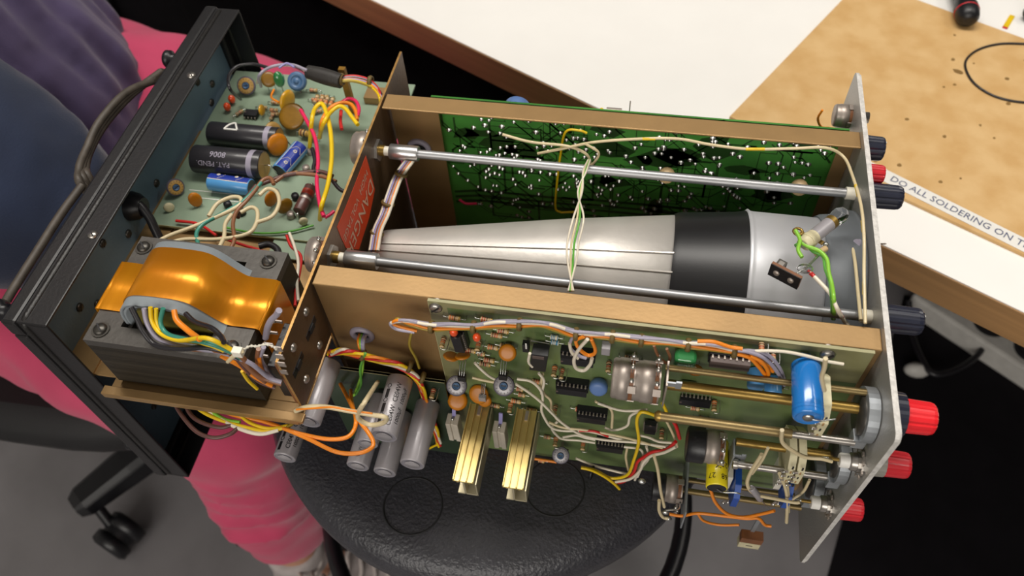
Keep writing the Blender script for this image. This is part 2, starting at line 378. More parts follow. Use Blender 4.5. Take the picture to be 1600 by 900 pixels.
for k in range(5):
    a = .75+k*2*math.pi/5; e = Vector((math.cos(a), math.sin(a), 0)); c = Vector((SC.x, SC.y, 0))
    g = G(); g.tube([c+e*15+Z*(-690), c+e*140+Z*(-705), c+e*285+Z*(-735)], [22, 20, 17, 15], 'black_plastic', 10); g.build('base_arm', t)
    g = G(); p = c+e*275; p.z = -772; s_ = e.cross(Z)
    for q in (-14, 14): g.cyl(p+s_*(q-8), p+s_*(q+8), 27, 'black_plastic', n=20)
    g.cyl(p, p+Z*35, 7, 'black_plastic'); g.build('caster', t)
for k in range(3):
    a = .4+k*2*math.pi/3; e = Vector((math.cos(a), math.sin(a), 0)); c = Vector((SC.x, SC.y, -470)); G().tube([c+e*25, c+e*(190+18*(-e.y))], 6, 'black_plastic', k=1).build('ring_spoke', t)
# ---------------------------------------------------------------- office chair
CC = Vector((-760, 225, 0))
t = thing('office_chair', 'black swivel office chair under the seated person at the left', 'chair', (CC.x, CC.y, FLOOR))
g = G(); R = []
for z, s_ in ((-390, .9), (-383, .98), (-363, 1.0), (-343, .97), (-334, .88)):
    R.append([Vector((CC.x-10+235*s_*math.copysign(abs(math.cos(a))**.6, math.cos(a)), CC.y+20+242*s_*math.copysign(abs(math.sin(a))**.6, math.sin(a)), z)) for a in [2*math.pi*j/48 for j in range(48)]])
g.rings(R, 'chair_black'); g.build('seat', t)
g = G(); g.obox((CC.x-255, CC.y+20, -60), (28, 200, 190), 'chair_black'); g.build('backrest', t, bevel=25)
g = G(); g.tube([(CC.x-60, CC.y+20, -402), (CC.x-240, CC.y+20, -402), (CC.x-300, CC.y+20, -300), (CC.x-290, CC.y+20, -120)], 16, 'black_plastic'); g.build('back_bracket', t)
G().lathe((CC.x, CC.y, -390), -Z, [(0, 70), (20, 70), (30, 30), (330, 28), (335, 40), (400, 40)], 'black_plastic', 24).build('column', t)
for k in range(5):
    a = math.atan2(45-CC.y, -895-CC.x)+k*2*math.pi/5; e = Vector((math.cos(a), math.sin(a), 0)); c = Vector((CC.x, CC.y, 0)); s_ = e.cross(Z)
    g = G(); g.rings([[c+e*r+s_*(w_*i)+Z*(z0+h*j) for i, j in ((-1, -1), (-1, .6), (-.6, 1), (.6, 1), (1, .6), (1, -1))] for r, w_, z0, h in ((20, 30, -700, 25), (140, 26, -706, 20), (215, 22, -712, 16), (228, 16, -714, 12))], 'black_plastic', sm=False); g.build('base_arm', t, bevel=3)
    g = G(); p = c+e*205+e.cross(Z)*(-38 if k else -40); p.z = -769; f = Vector((e.x*.3+s_.x, e.y*.3+s_.y, 0)).normalized(); s2 = f.cross(Z)
    if k == 0: p = Vector((-845, 28, -769))
    for q in (-15, 15): g.lathe(p+s2*(q-11), s2, [(0, 22), (4, 29), (18, 29), (22, 22)], 'black_plastic', 22)
    g.lathe(p+s2*-6, s2, [(0, 24), (12, 24)], 'black_plastic'); g.cyl(p, c+e*205+Z*(-715), 8, 'black_plastic'); g.build('caster', t)
# ---------------------------------------------------------------- person
def organic(name, g, parent, m, vox=9., sm=6, disp=None, label=None, base=None):
    o = g.build(name, parent, label)
    r = o.modifiers.new('Remesh', 'REMESH'); r.mode = 'VOXEL'; r.voxel_size = vox*.001; r.use_smooth_shade = True
    s_ = o.modifiers.new('Smooth', 'SMOOTH'); s_.iterations = sm; s_.factor = .6
    if disp:
        for i, (sc, st) in enumerate(disp):
            tx = bpy.data.textures.new('fold', 'CLOUDS'); tx.noise_scale = sc*.001; tx.noise_depth = 1
            d = o.modifiers.new('Disp', 'DISPLACE'); d.texture = tx; d.strength = st*.001; d.mid_level = .5; d.texture_coords = 'LOCAL'
    return o
PB = (-860, 250, FLOOR)
t = thing('person', 'seated person in pink trousers, purple top and navy sleeve holding the oscilloscope back', 'person', PB)
# skeleton points
hipN, hipF = Vector((-900, 175, -255)), Vector((-900, 412, -222))
kneeN, kneeF = Vector((-512, 58, -303)), Vector((-478, 392, -292))
ankN, ankF = Vector((-552, 36, -700)), Vector((-500, 420, -700))
chest = Vector((-905, 262, 60)); neck = Vector((-880, 262, 250)); head = Vector((-850, 262, 390))
shN, shF = Vector((-900, 85, 190)), Vector((-900, 440, 190))
elN, elF = Vector((-830, 70, -50)), Vector((-1090, 500, 0)); hdN, hdF = Vector((-575, 112, -165)), Vector((-1010, 575, -200))
b = G()
b.vtube([((-905, 262, -240), 150, 100), ((-910, 262, -100), 130, 95), (chest, 150, 105), ((-895, 262, 170), 150, 90), ((-885, 262, 225), 65, 60), (neck, 52, 52), (head-Z*20, 50, 55)], 'skin')
b.ball(head+Z*10, 78, 'skin', (1.15, .95, 1.35), 20); b.ball(head+Vector((88, 0, -5)), 15, 'skin', (1.1, .8, 1.5)); b.ball(head+Vector((62, 0, -62)), 38, 'skin', (.9, 1.1, .8))
for s_ in (-1, 1): b.ball(head+Vector((0, 76*s_, 0)), 18, 'skin', (.9, .4, 1.5)); b.ball(head+Vector((66, 28*s_, 18)), 16, 'skin')
for h_, k_, a_ in ((hipN, kneeN, ankN), (hipF, kneeF, ankF)):
    b.vtube([(h_, 75, 75), ((h_+k_)/2, 70, 66), (k_, 54, 52), (k_+(a_-k_)*.06+X*8, 52, 50), (k_+(a_-k_)*.35, 50, 52), (k_+(a_-k_)*.7, 36, 38), (a_, 32, 34)], 'skin')
    b.vtube([(a_+Z*6, 32, 34), (a_+Vector((20, 0, -45)), 36, 30), (a_+Vector((110, 0, -70)), 42, 22), (a_+Vector((165, 0, -78)), 36, 15)], 'skin')
for s0, e0, h0, sd in ((shN, elN, hdN, -1), (shF, elF, hdF, 1)):
    b.vtube([(s0, 52, 52), ((s0+e0)/2, 44, 44), (e0, 36, 36), ((e0+h0)/2, 34, 34), (h0-(h0-e0).normalized()*40, 25, 22), (h0, 38, 16)], 'skin')
    d = (h0-e0).normalized(); up = Z; sv = d.cross(up).normalized()
    for f_ in range(4):
        p = h0+sv*(-24+f_*16)+d*20; L = (62, 72, 70, 54)[f_]
        b.vtube([(p-d*14, 9.5, 9.5), (p+d*L*.4, 9, 9), (p+d*L*.7-Z*L*.25, 8.5, 8.5), (p+d*L*.75-Z*L*.6, 7.5, 7.5)], 'skin', 10)
    p = h0+sv*(28*-sd); b.vtube([(p-d*20, 12, 12), (p+d*10+sv*(22*-sd), 10.5, 10.5), (p+d*42+sv*(26*-sd)-Z*12, 9, 9)], 'skin', 10)
organic('body', b, t, 'skin', 5.5, 4)
g = G(); g.ball(head+Vector((-14, 0, 34)), 88, 'hair', (1.08, .98, 1.2), 20); g.ball(head+Vector((-60, 0, -50)), 60, 'hair', (.7, 1.15, 1.6)); organic('hair', g, t, 'hair', 8, 3, [(20, 8)])
for s_ in (-1, 1):
    e = head+Vector((80, 27*s_, 20)); G().ball(e, 8, 'white_paint').ball(e+X*4.5, 5, 'hair').build('eye', t)
G().tube([head+Vector((86, -20, -48)), head+Vector((93, 0, -50)), head+Vector((86, 20, -48))], 4, 'knob_red').build('mouth', t)
g = G()
g.vtube([((-935, 262, -130), 165, 125), ((-930, 262, -220), 175, 118), ((-900, 262, -250), 150, 70)], 'pink', 28)
for h_, k_, a_, hem in ((hipN, kneeN, ankN, .86), (hipF, kneeF, ankF, .86)):
    g.vtube([(h_, 96, 92), ((h_*2+k_)/3, 92, 84), ((h_+k_*2)/3, 86, 76), (k_-X*30, 76, 70), (k_+Vector((6, 0, -14)), 72, 70), (k_+(a_-k_)*.16, 70, 70), (k_+(a_-k_)*.4, 66, 70), (k_+(a_-k_)*.62, 60, 62), (k_+(a_-k_)*hem, 50, 52)], 'pink', 28)
for t_, th0, tz in ((.12, -.3, -26), (.2, -.1, -34), (.27, .1, -30), (.36, .3, -22), (.5, .6, -12)):
    c = kneeN+(ankN-kneeN)*t_; q = []
    for k in range(7):
        a = -2.9+th0*.2+k*.42; q.append(c+Vector((67*math.cos(a), 69*math.sin(a), tz*abs(k-2.5)/3)))
    g.tube(q, [2, 4, 7, 8, 7, 4, 2], 'pink', 10)
organic('trousers', g, t, 'pink', 7, 5, [(120, 18), (60, 7)], 'pink trousers with folds at the knee')
g = G(); g.vtube([((-880, 290, -275), 150, 140), ((-865, 295, -230), 176, 172), ((-872, 290, -130), 172, 168), ((-890, 280, -20), 160, 140), (chest, 172, 125), ((-895, 262, 190), 165, 100), ((-885, 262, 235), 75, 68)], 'purple', 48, 8)
for s0, e0 in ((shN, elN), (shF, elF)): g.vtube([(s0, 66, 66), ((s0+e0)/2, 58, 58)], 'purple')
# hanging folds: ridges running down the cloth
for k in range(13):
    a = -.95+k*.16; q = []
    for z, r, cx_, cy in ((120, 118, -900, 268), (-20, 146, -888, 278), (-130, 166, -872, 288), (-205, 170, -866, 292)):
        q.append(Vector((cx_+r*1.0*math.cos(a+.04*math.sin(z*.02+k)), cy+r*1.08*math.sin(a+.05*math.sin(z*.015+k*2)), z)))
    g.tube(q, [4, 12, 15, 11], 'purple', 10)
organic('shirt', g, t, 'purple', 6, 3, [(70, 10)], 'loose purple top hanging in folds')
g = G()
g.vtube([(shN+Z*10, 86, 84), ((shN+elN)/2, 92, 88), (elN+Vector((-10, 8, 20)), 104, 98), (elN+Vector((80, 24, 20)), 112, 96), (elN+Vector((160, 34, -10)), 100, 86), (elN+Vector((225, 36, -62)), 66, 60)], 'navy', 28)
organic('sleeve', g, t, 'navy', 7, 5, [(110, 18), (45, 9)], 'loose navy sleeve over the near arm')
g = G(); g.vtube([(shF+Z*10, 80, 78), ((shF+elF)/2, 68, 66), (elF, 62, 60), (elF+(hdF-elF)*.8, 42, 40)], 'navy', 24)
organic('sleeve', g, t, 'navy', 8, 5, [(90, 14)])
for a_ in (ankN, ankF):
    g = G(); g.vtube([(a_+Vector((-36, 0, -50)), 34, 30), (a_+Vector((0, 0, -55)), 42, 36), (a_+Vector((80, 0, -68)), 46, 30), (a_+Vector((150, 0, -78)), 44, 20), (a_+Vector((185, 0, -82)), 28, 14)], 'shoe', 24)
    g.vtube([(a_+Z*12, 40, 40), (a_-Z*20, 43, 42), (a_-Z*50, 44, 42)], 'shoe')
    sh = organic('shoe', g, t, 'shoe', 6, 4, None, 'pale canvas shoe')
    g = G()
    for k in range(6):
        x0 = 30+k*18; z0 = -22-k*7; g.tube([a_+Vector((x0, -32, z0-6)), a_+Vector((x0+8, -12, z0+8)), a_+Vector((x0+2, 12, z0+8)), a_+Vector((x0+14, 32, z0-6))], 3.4, 'lace_white')
        g.tube([a_+Vector((x0-22, -20-3*k, z0+14)), a_+Vector((x0-4, -42, z0+26)), a_+Vector((x0+10, -50, z0+4)), a_+Vector((x0+2, -36, z0-10))], 3.2, 'lace_white')
    g.build('laces', sh, 'thick pale laces in loops')
# ---------------------------------------------------------------- oscilloscope
O = thing('oscilloscope', 'open oscilloscope with its case off resting on the black stool', 'oscilloscope', (-250, 86, -202.5))
# --- chassis
YP, PT = -4.6, 3.0       # near circuit board face and its top
g = G(); g.box(-328.5, 0, 0, 1.5, -200, -1.5, 'bronze'); g.box(-329, 0, -.3, 14.6, -1.5, 0, 'bronze'); g.box(-329, 0, 13.4, 14.6, -9, -1.5, 'bronze')
g.build('side_rail', O, 'gold-brown rail and side plate nearer the viewer', bevel=.7)
g = G(); y = 171.4
g.box(-328.5, -292, y, y+1.4, -200, -1.5, 'bronze'); g.box(-10, 0, y, y+1.4, -200, -1.5, 'bronze'); g.box(-292, -10, y, y+1.4, -200, -150, 'bronze'); g.box(-292, -10, y, y+1.4, -7, -1.5, 'bronze')
g.box(-329, 0, 157.8, 172.8, -1.5, 0, 'bronze')
g.build('side_rail', O, 'gold-brown rail and side plate on the far side', bevel=.5)
G().box(-329, 0, 1.5, 171.4, -201.5, -200, 'bronze_dark').build('bottom_plate', O)
# rear partition
mat('bulk', '#6a543e', .42, .4, .3, 20, .2, 300, col2='#4f3e2e')
g = G(); x0 = -331.4
pol = [(-57, 1.6), (219, 1.6), (219, -46), (172.8, -46), (172.8, -200), (0, -200), (0, -55), (-57, -55)]
g.prism([(a, b) for a, b in pol], (x0, 0, 0), Y, Z, X, 1.6, 'bulk', 'bronze_edge')
g.build('partition_plate', O, 'brown upright plate between the power supply and the tube')
for y_, z_ in ((-49, -8), (-9, -8), (-49, -46), (-10, -44), (-30, -20), (-25, -50)):
    pass
for px, py in ((478, 487), (458, 543), (499, 539), (478, 592)):
    p = at(px, py, x=-329.8); G().lathe(p-X*.3, X, [(0, 3), (1.2, 2.8), (2.1, 1.6), (2.3, .1)], 'steel', 16).build('rivet', O)
for px, py in ((486, 513), (466, 570)):
    p = at(px, py, x=-329.8); G().box(-330, -329.5, p.y-8, p.y+8, p.z-2.6, p.z+2.6, 'black_plastic').box(-329.6, -328.6, p.y-3, p.y+3, p.z-2, p.z+2, 'black_matt').build('slide_switch', O, 'black slide switch slot')
# danger sticker
g = G(); P = [at(x, y, x=-329.5) for x, y in ((572, 243), (578, 265), (586, 296), (577, 340), (561, 390), (541, 388), (533, 371), (527, 355), (540, 325), (558, 280))]
g.prism([(p.y, p.z) for p in P], (-329.75, 0, 0), Y, Z, X, .2, 'sticker_red')
a = at(577, 295, x=-329.5); b = at(548, 383, x=-329.5); sd = (b-a).normalized(); su = sd.cross(X).normalized()*1; su = -su if su.z > 0 else su
c = (a+b)/2+su*0.5; g.text('DANGER', 17, lambda u, v: c+sd*u+su*v+X*.2, 'sticker_ink', .92, .02)
c2 = c-su*14; g.text('HIGH  VOLTAGE', 8.6, lambda u, v: c2+sd*u+su*v+X*.2, 'sticker_ink', .92)
g.build('warning_sticker', O, 'red sticker reading DANGER HIGH VOLTAGE')
# front panel
def rr(y0, y1, z0, z1, r, n=5):
    P = []
    for cy, cz, a0 in ((y1-r, z1-r, 0), (y0+r, z1-r, 90), (y0+r, z0+r, 180), (y1-r, z0+r, 270)):
        for i in range(n+1):
            a = math.radians(a0+90*i/n); P.append((cy+r*math.cos(a), cz+r*math.sin(a)))
    return P
fp = G().prism(rr(-56, 230.4, -196.5, 5.4, 5), (0, 0, 0), Y, Z, X, 2.2, 'panel_metal', 'panel_edge').build('front_panel', O, 'bare aluminium front panel seen from behind', bevel=.3)
G().prism(rr(-55.2, 229.6, -195.7, 4.6, 5), (2.2, 0, 0), Y, Z, X, 1.2, 'white_paint', 'panel_edge').build('face_plate', fp, 'painted front face')
# --- knobs
def knob(y_, z_, x0, L, r, cap, skirt=None, rs=0, label=None, xs=0):
    if skirt:
        k = G(); R = []
        for t_, rad in ((0, rs), (xs, rs*.97), (xs, rs*.8)): R.append([Vector((x0+t_, y_+rad*(1+.03*(j % 2))*math.cos(2*math.pi*j/40), z_+rad*(1+.03*(j % 2))*math.sin(2*math.pi*j/40))) for j in range(40)])
        k.rings(R, skirt, sm=False); ko = k.build('knob', O, label)
        q = ko; nm = 'cap'; x1 = x0+xs
    else: q = O; nm = 'knob'; x1 = x0
    g = G(); R = []
    for t_, f_ in ((0, 1.0), (L*.85, .95), (L*.95, .9), (L, .8)):
        R.append([Vector((x1+t_, y_+r*f_*(1 if j % 4 < 3 else .93)*math.cos(2*math.pi*j/48), z_+r*f_*(1 if j % 4 < 3 else .93)*math.sin(2*math.pi*j/48))) for j in range(48)])
    g.rings(R, cap, sm=False); o_ = g.build(nm, q, label)
    G().box(x1+L, x1+L+.4, y_-.6, y_+.6, z_, z_+r*.75, 'white_paint').build('pointer_line', o_) if not skirt else None
knob(135, -20, 7, 22, 8.5, 'knob_dark', label='dark blue-black fluted knob')
knob(32, -14, 7, 21, 8.5, 'knob_dark', label='dark blue-black fluted knob nearer the viewer')
p = at(1366, 222, x=12); knob(170, p.z-2 if abs(p.y-170) < 30 else -10, 6, 12, 8.5, 'knob_dark', label='dark knob beside the far rail')
p = at(1371, 272, y=148); knob(p.y, p.z, 6, 11, 6.5, 'knob_red', label='small red knob')
knob(-25, -24, 5, 16.5, 9.6, 'knob_red_bright', 'knob_dark', 12.5, 'bright red knob on a dark fluted skirt', 10)
p = at(1398, 725, y=-32); knob(-32, p.z, 12, 14, 8.2, 'knob_red', 'knob_grey', 8.6, 'red knob on a grey collar', 7)
p = at(1350, 798, y=-32); knob(-32, p.z, 8, 15, 8.2, 'knob_red', 'knob_grey', 7, 'lowest red knob', 5)
# --- CRT in its shield
ax_y, ax_z = 79, -70
def crtlathe(prof, m, n=64, **k): return G().lathe((0, ax_y, ax_z), X, prof, m, n, **k)
g = crtlathe([(-322, 17.5), (-318, 18.6), (-187, 40), (-112.5, 50), (-112.3, 49.3)], 'mu_metal', 64)
for a0 in (1.12, 1.38):
    P = []
    for x_, r_ in ((-316, 19.2), (-187, 40.3), (-113, 50.3)): P.append((x_, r_))
    dv = Vector((0, -math.cos(a0), math.sin(a0))); tv = Vector((0, math.sin(a0), math.cos(a0)))
    for i in range(2):
        (xa, ra), (xb, rb) = P[i:i+2]; A = Vector((xa, ax_y, ax_z))+dv*ra; B = Vector((xb, ax_y, ax_z))+dv*rb
        g.add([A-tv*.7, A+tv*.7, B+tv*.8, B-tv*.8, A-tv*.3+dv*.7, A+tv*.3+dv*.7, B+tv*.4+dv*.7, B-tv*.4+dv*.7], [(4, 5, 6, 7), (0, 4, 7, 3), (1, 2, 6, 5), (0, 1, 5, 4), (3, 7, 6, 2)], 'mu_metal')
crt = g.build('cathode_ray_tube', O, 'long tapering metal shield of the cathode ray tube')
crtlathe([(-115, 50.6), (-112, 51.8), (-75, 55.8), (-69, 57.2), (-67.5, 57.2), (-67.5, 56)], 'band_black').build('band', crt, 'wide black band')
crtlathe([(-68.5, 57.4), (-67.3, 58.6), (-66, 57.6), (-64, 57.3), (-22, 57.2), (-22, 56)], 'crt_front').build('screen_collar', crt, 'pale aluminium collar')
crtlathe([(-22.5, 58.2), (-20, 59.5), (-3.5, 62), (-3, 64), (-.5, 64), (-.2, 60)], 'ring_grey').build('mounting_ring', crt, 'grey rubber ring against the panel')
for px in (1033, 1236):
    p = at(px, 331 if px < 1100 else 330, y=150); G().lathe((p.x, 150, -34), (0, -.6, .8), [(0, 6), (3, 5), (5, 2), (5.2, .1)], 'beige', 16).build('standoff', O, 'tan plastic post')
# --- control rods
def rod(y_, z_, m='alu_tube'):
    g = G(); g.cyl((-299, y_, z_), (-4, y_, z_), 3.05, m, n=24); r_ = g.build('control_rod', O, 'bright aluminium extension rod')
    G().lathe((-320, y_, z_), X, [(0, 5.2), (.5, 5.6), (20.6, 5.6), (21.2, 5.1)], 'alu_bright', 28).build('coupling', r_, 'aluminium sleeve coupling')
    G().cyl((-325, y_, z_), (-320, y_, z_), 3.4, 'nylon').build('bush', r_, 'cream bush')
    G().cyl((-329.8, y_, z_), (-324, y_, z_), 4, 'brass').build('thread', r_, 'brass thread')
    G().lathe((-329.8, y_, z_), X, [(0, 8.2), (2.2, 8.2)], 'steel', 6, sm=False).build('hex_nut', r_)
    G().cyl((-6, y_, z_), (0, y_, z_), 4.2, 'nylon').build('bearing', r_, 'cream nylon bearing in the panel')
rod(135, -20); rod(31, -13)
# --- potentiometers
def pot(p, d, r, L, m='tin', name='potentiometer', label=None, extra=None, n=36, up=(0, -.5, 1)):
    """can from p backwards (d points along the shaft)"""
    p = Vector(p); d = Vector(d).normalized()
    g = G(); g.lathe(p, -d, [(3, r*.6), (3, r), (3+L*.62, r), (3+L*.62+.3, r*.96), (3+L-1, r*.96), (3+L, r*.88), (3+L, .1)], m, n)
    o_ = g.build(name, O, label)
    G().lathe(p, -d, [(.8, r*.97), (3, r*.97)], 'phenolic', n).build('wafer', o_, 'brown phenolic wafer')
    G().lathe(p, -d, [(-.2, r*.93), (.8, r*.93)], m, n).build('mounting_plate', o_)
    u = (Vector(up)-d*Vector(up).dot(d)).normalized(); v = d.cross(u)
    for a in (-.45, 0, .45):
        e = u*math.cos(a)+v*math.sin(a); c = p-d*2+e*(r+3.2); gg = G(); gg.obox(c, (1.2, .3, 3.4), 'tin', (v, d, e)); gg.ball(c+e*2, 1.6, 'solder', n=8); gg.build('lug', o_)
    for a in (.9, 2.4, 4.0, 5.4):
        e = u*math.cos(a)+v*math.sin(a); f_ = d.cross(e); G().obox(p-d*1.4+e*(r+.1), (2.2, .35, 2.2), m, (f_, e, d)).build('crimp_tab', o_)
    return o_
pot((-331.6, 135, -20), X, 12.5, 12, label='round metal potentiometer behind the partition, far one')
pot((-331.6, 31, -13), X, 12, 9, label='round metal potentiometer behind the partition, near one')
# far corner pot beside front panel
p = at(1303, 180, y=205); pot((p.x+12, 205, p.z), X, 8.3, 9, label='small metal potentiometer at the far corner of the front panel', up=(0, 1, -1))
G().cyl((p.x+12, 205, p.z), (0, 205, p.z), 3.6, 'brass').lathe((-4, 205, p.z), X, [(0, 6), (2.5, 6)], 'steel', 6, sm=False).build('shaft_bush', O)
G().lathe((3.4, 205, p.z), X, [(0, 6), (2, 6), (2, 4), (9, 4), (9, 3)], 'steel', 20).build('socket', O, 'metal socket on the front face')
# grommets
def grommet(c, d, R0, r): return G().torus(c, d, R0, r, 'w_grey', 28, 8, 1.0)
grommet((-308, -.4, -52), Y, 6.4, 2.1).build('grommet', O, 'grey rubber grommet in the near side plate')
G().lathe((-308, -.1, -52), Y, [(0, 6.4), (.05, 6.4)], 'black_matt', 24).build('cable_hole', O)
p = at(655, 232, y=170.6); grommet(p, Y, 7.5, 2.3).build('grommet', O, 'grey rubber grommet in the far side plate')
G().lathe(p+Y*.5, Y, [(0, 7.4), (.05, 7.4)], 'black_matt', 24).build('cable_hole', O)
# --- rear frame (tray with blue-grey back plate)
xb, xf, ya, yb, za, zb = -506.1, -478, -52.8, 259, -226.8, 0
fr = G()
fr.box(xb, xf, ya, yb, zb-1.8, zb, 'black_paint'); fr.box(xb, xf, ya, yb, za, za+1.8, 'black_paint'); fr.box(xb, xf, ya, ya+1.8, za+1.8, zb-1.8, 'black_paint'); fr.box(xb, xf, yb-1.8, yb, za+1.8, zb-1.8, 'black_paint')
F = fr.build('rear_frame', O, 'deep black rectangular frame around the rear panel', bevel=.8)
G().box(xb+2, xb+4, ya+1.8, yb-1.8, za+1.8, zb-1.8, 'blue_grey').build('rear_panel', F, 'blue-grey painted rear panel')
def hoop(x_, off, r, m, nm, lb=None):
    g = G(); P = [(y_, z_) for y_, z_ in rr(ya-off, yb+off, za-off, zb+off, 5, 4)]
    n = 8; R = []
    for i, (y_, z_) in enumerate(P):
        c = Vector((x_, y_, z_)); cy, cz = (ya+yb)/2, (za+zb)/2; a, b = P[i-1], P[(i+1) % len(P)]; tv = Vector((0, b[0]-a[0], b[1]-a[1])).normalized(); e = X.cross(tv)
        R.append([c+(X*math.cos(2*math.pi*j/n)+e*math.sin(2*math.pi*j/n))*r for j in range(n)])
    g.rings(R, m, False, True, True); g.build(nm, F, lb)
hoop(-494, -.6, 2.2, 'trim_rubber', 'edge_trim', 'rounded rubber trim')
g = G(); y0_ = ya-2.5
g.box(-508, -497.5, ya-1.5, yb+1.5, zb-14, zb+1.2, 'black_paint'); g.box(-508, -497.5, ya-1.5, ya+9, za-1.5, zb-14, 'black_paint'); g.box(-508, -497.5, yb-9, yb+1.5, za-1.5, zb-14, 'black_paint'); g.box(-508, -497.5, ya-1.5, yb+1.5, za-1.5, za+11, 'black_paint')
g.build('bezel', F, 'outer black bezel', bevel=2)
def screw(p, d, r, par, m='steel', washer=None, nm='screw'):
    p = Vector(p); d = Vector(d).normalized(); g = G()
    if washer: g.lathe(p, d, [(0, washer), (.8, washer), (.8, .1)], m, 14, sm=False)
    g.lathe(p+d*(.8 if washer else 0), d, [(0, r), (r*.25, r*.95), (r*.5, r*.7), (r*.55, .1)], m, 18)
    u, v = perp(d); g.obox(p+d*((.8 if washer else 0)+r*.56), (r*.85, r*.12, .12), 'ink', (u*.7+v*.7, v*.7-u*.7, d)); return g.build(nm, par)
for px, py in ((299, 118), (145, 367)): screw(at(px, py, z=.2), Z, 3.4, F)
for px, py in ((308, 128), (160, 380), (331, 131), (330, 160), (124, 480), (244, 286), (200, 365), (152, 475), (360, 62), (127, 668), (240, 634)):
    p = at(px, py, x=xb+4); 
    if ya+6 < p.y < yb-6 and za < p.z < -2: screw(p, X, 3.2, F, 'steel_dark')
p = at(205, 322, x=xb+4); G().lathe(p, X, [(0, 11), (5, 10), (10, 7)], 'black_plastic', 20).build('cable_gland', F, 'black cable gland')
g = G(); g.tube([p, at(215, 318, x=-495), at(232, 338, x=-488), at(243, 360, z=-50), at(255, 385, z=-60)], 3.4, 'w_black'); g.build('mains_lead', O, 'black mains lead passing through the rear panel')
# feet and wrapped cord at the back
for (y_, z_) in ((212, -17), (-38, -14), (214, -205), (-38, -205)):
    G().lathe((-511, y_, z_), -X, [(0, 7), (4, 7), (4, 4.5), (12, 4.5), (13, 7), (17, 7), (18, 6)], 'black_plastic', 20).build('foot', O, 'black cord-wrap foot')
g = G()
for k in range(5):
    e = 2.6*k; s_ = 5.4*(k % 2)
    vis = [at(252, 112+e, x=-516), at(205-e*.6, 148-e*.4, x=-524-s_), at(165-e*.8, 192-e*.3, x=-528-s_), at(142-e*.6, 232, x=-528-s_), at(134-e, 262+e*.4, x=-524-s_), at(143-e, 286+e, x=-517)]
    g.tube(vis+[(-516, 62+e, -60-e), (-516, 90, -120-e*2), (-518-s_, 150, -150-e*2), (-518-s_, 205, -110-e), (-515, 222, -50), vis[0]], 2.9, 'cord', 8, 8)
g.tube([at(128, 290, x=-514), at(95, 335, x=-516), at(60, 390, x=-516), at(22, 450, x=-517), at(10, 470, x=-518)], 2.8, 'cord', 8, 8)
g.build('mains_cord', O, 'grey-brown cord wound round the rear feet')
# --- power supply deck, transformer
g = G(); g.box(-464, -331.5, -64, -50, -63.5, -62, 'bronze'); g.box(-500, -331.5, -50, 178, -63.5, -62, 'bronze'); g.box(-464, -331.5, -65.4, -64, -61, -56, 'bronze')
g.build('rear_deck', O, 'gold-brown deck plate under the transformer', bevel=.4)
g = G(); g.box(-464, -328, -65.6, -59.5, -58, -55.2, 'bronze'); g.build('deck_lip', O, 'worn gold-brown lip along the deck edge', bevel=.4)
G().box(-504, -480, -50, 178, -62, -60.5, 'bronze').build('deck_flange', O)
T = G(); T.box(-459, -357, -53, 28, -59, -16, 'core_side')
TR = T.build('transformer', O, 'big mains transformer wrapped in a copper band')
g = G(); hx0, hx1 = -440, -381
for a, b, c, d in ((-459, hx0, -53, 28), (hx1, -357, -53, 28), (hx0, hx1, -53, -41), (hx0, hx1, 17, 28)): g.box(a, b, c, d, -16, -10, 'core_top')
g.build('core_plate', TR, 'dark grey top laminations')
for x_, y_ in ((-451, -45), (-453, 19), (-367, 19), (-366, -45)): screw((x_, y_, -10), Z, 4.2, TR, 'steel_dark', 5.6)
prof = [(-437, -12), (-436.5, -4), (-434, 3), (-429, 8), (-421, 10), (-406, 10.5), (-397, 9), (-391, 5), (-385, -2), (-379, -9), (-375, -12)]
def ribbon(P, y0, y1, th, m, g):
    n = len(P); out = []
    for i, (a, b) in enumerate(P):
        p, q = P[max(i-1, 0)], P[min(i+1, n-1)]; d = Vector((q[0]-p[0], 0, q[1]-p[1])).normalized(); nn = Vector((-d.z, 0, d.x)); out.append((Vector((a, 0, b)), nn))
    R = [[p+Y*y0, p+Y*y1, p+nn*th+Y*y1, p+nn*th+Y*y0] for p, nn in out]
    vs = [v for r in R for v in r]; fs = []
    for i in range(n-1):
        for j in range(4): fs.append((i*4+j, i*4+(j+1) % 4, i*4+4+(j+1) % 4, i*4+4+j))
    b = len(g.V); g.add(vs, fs, m, True); g.add(R[0], [(0, 1, 2, 3)], m); g.add(R[-1], [(3, 2, 1, 0)], m); return g
sp = [(a.x, a.z) for a in spline([(p[0], 0, p[1]) for p in prof], 3)]
for k, (inset, m_) in enumerate(((0, 'fish_paper'), (-2.2, 'fish_paper'))):
    g = G(); q = [(-406+(a+406)*(1-.04*k), b+inset) for a, b in sp]; ribbon(q, -37.5+k*.6, 11-k*.6, 1.7, m_, g); g.build('winding_insulation', TR, 'grey paper wrapped round the winding')
g = G(); R = []
for y_ in (-35.5, 9): R.append([Vector((-406+(a+406)*.84, y_, b*.8-4)) for a, b in sp]+[Vector((-385, y_, -17)), Vector((-432, y_, -17))])
g.rings(R, 'yellow_paper', sm=False); g.build('winding', TR, 'dark varnished winding')
flat = [(-461.6, -42), (-461.6, -12), (-460, -9.4), (-455, -9.2), (-446, -9.4), (-441, -9), (-439, -4), (-436.5, 3), (-431, 9), (-423, 12), (-406, 12.4), (-395, 11), (-388.5, 6), (-383, -1), (-377, -7.5), (-372, -9.4), (-366, -9.2), (-358, -9.2), (-355.2, -10.5), (-354.6, -14), (-354.6, -50)]
st = [(a.x, a.z) for a in spline([(p[0], 0, p[1]) for p in flat], 3)]
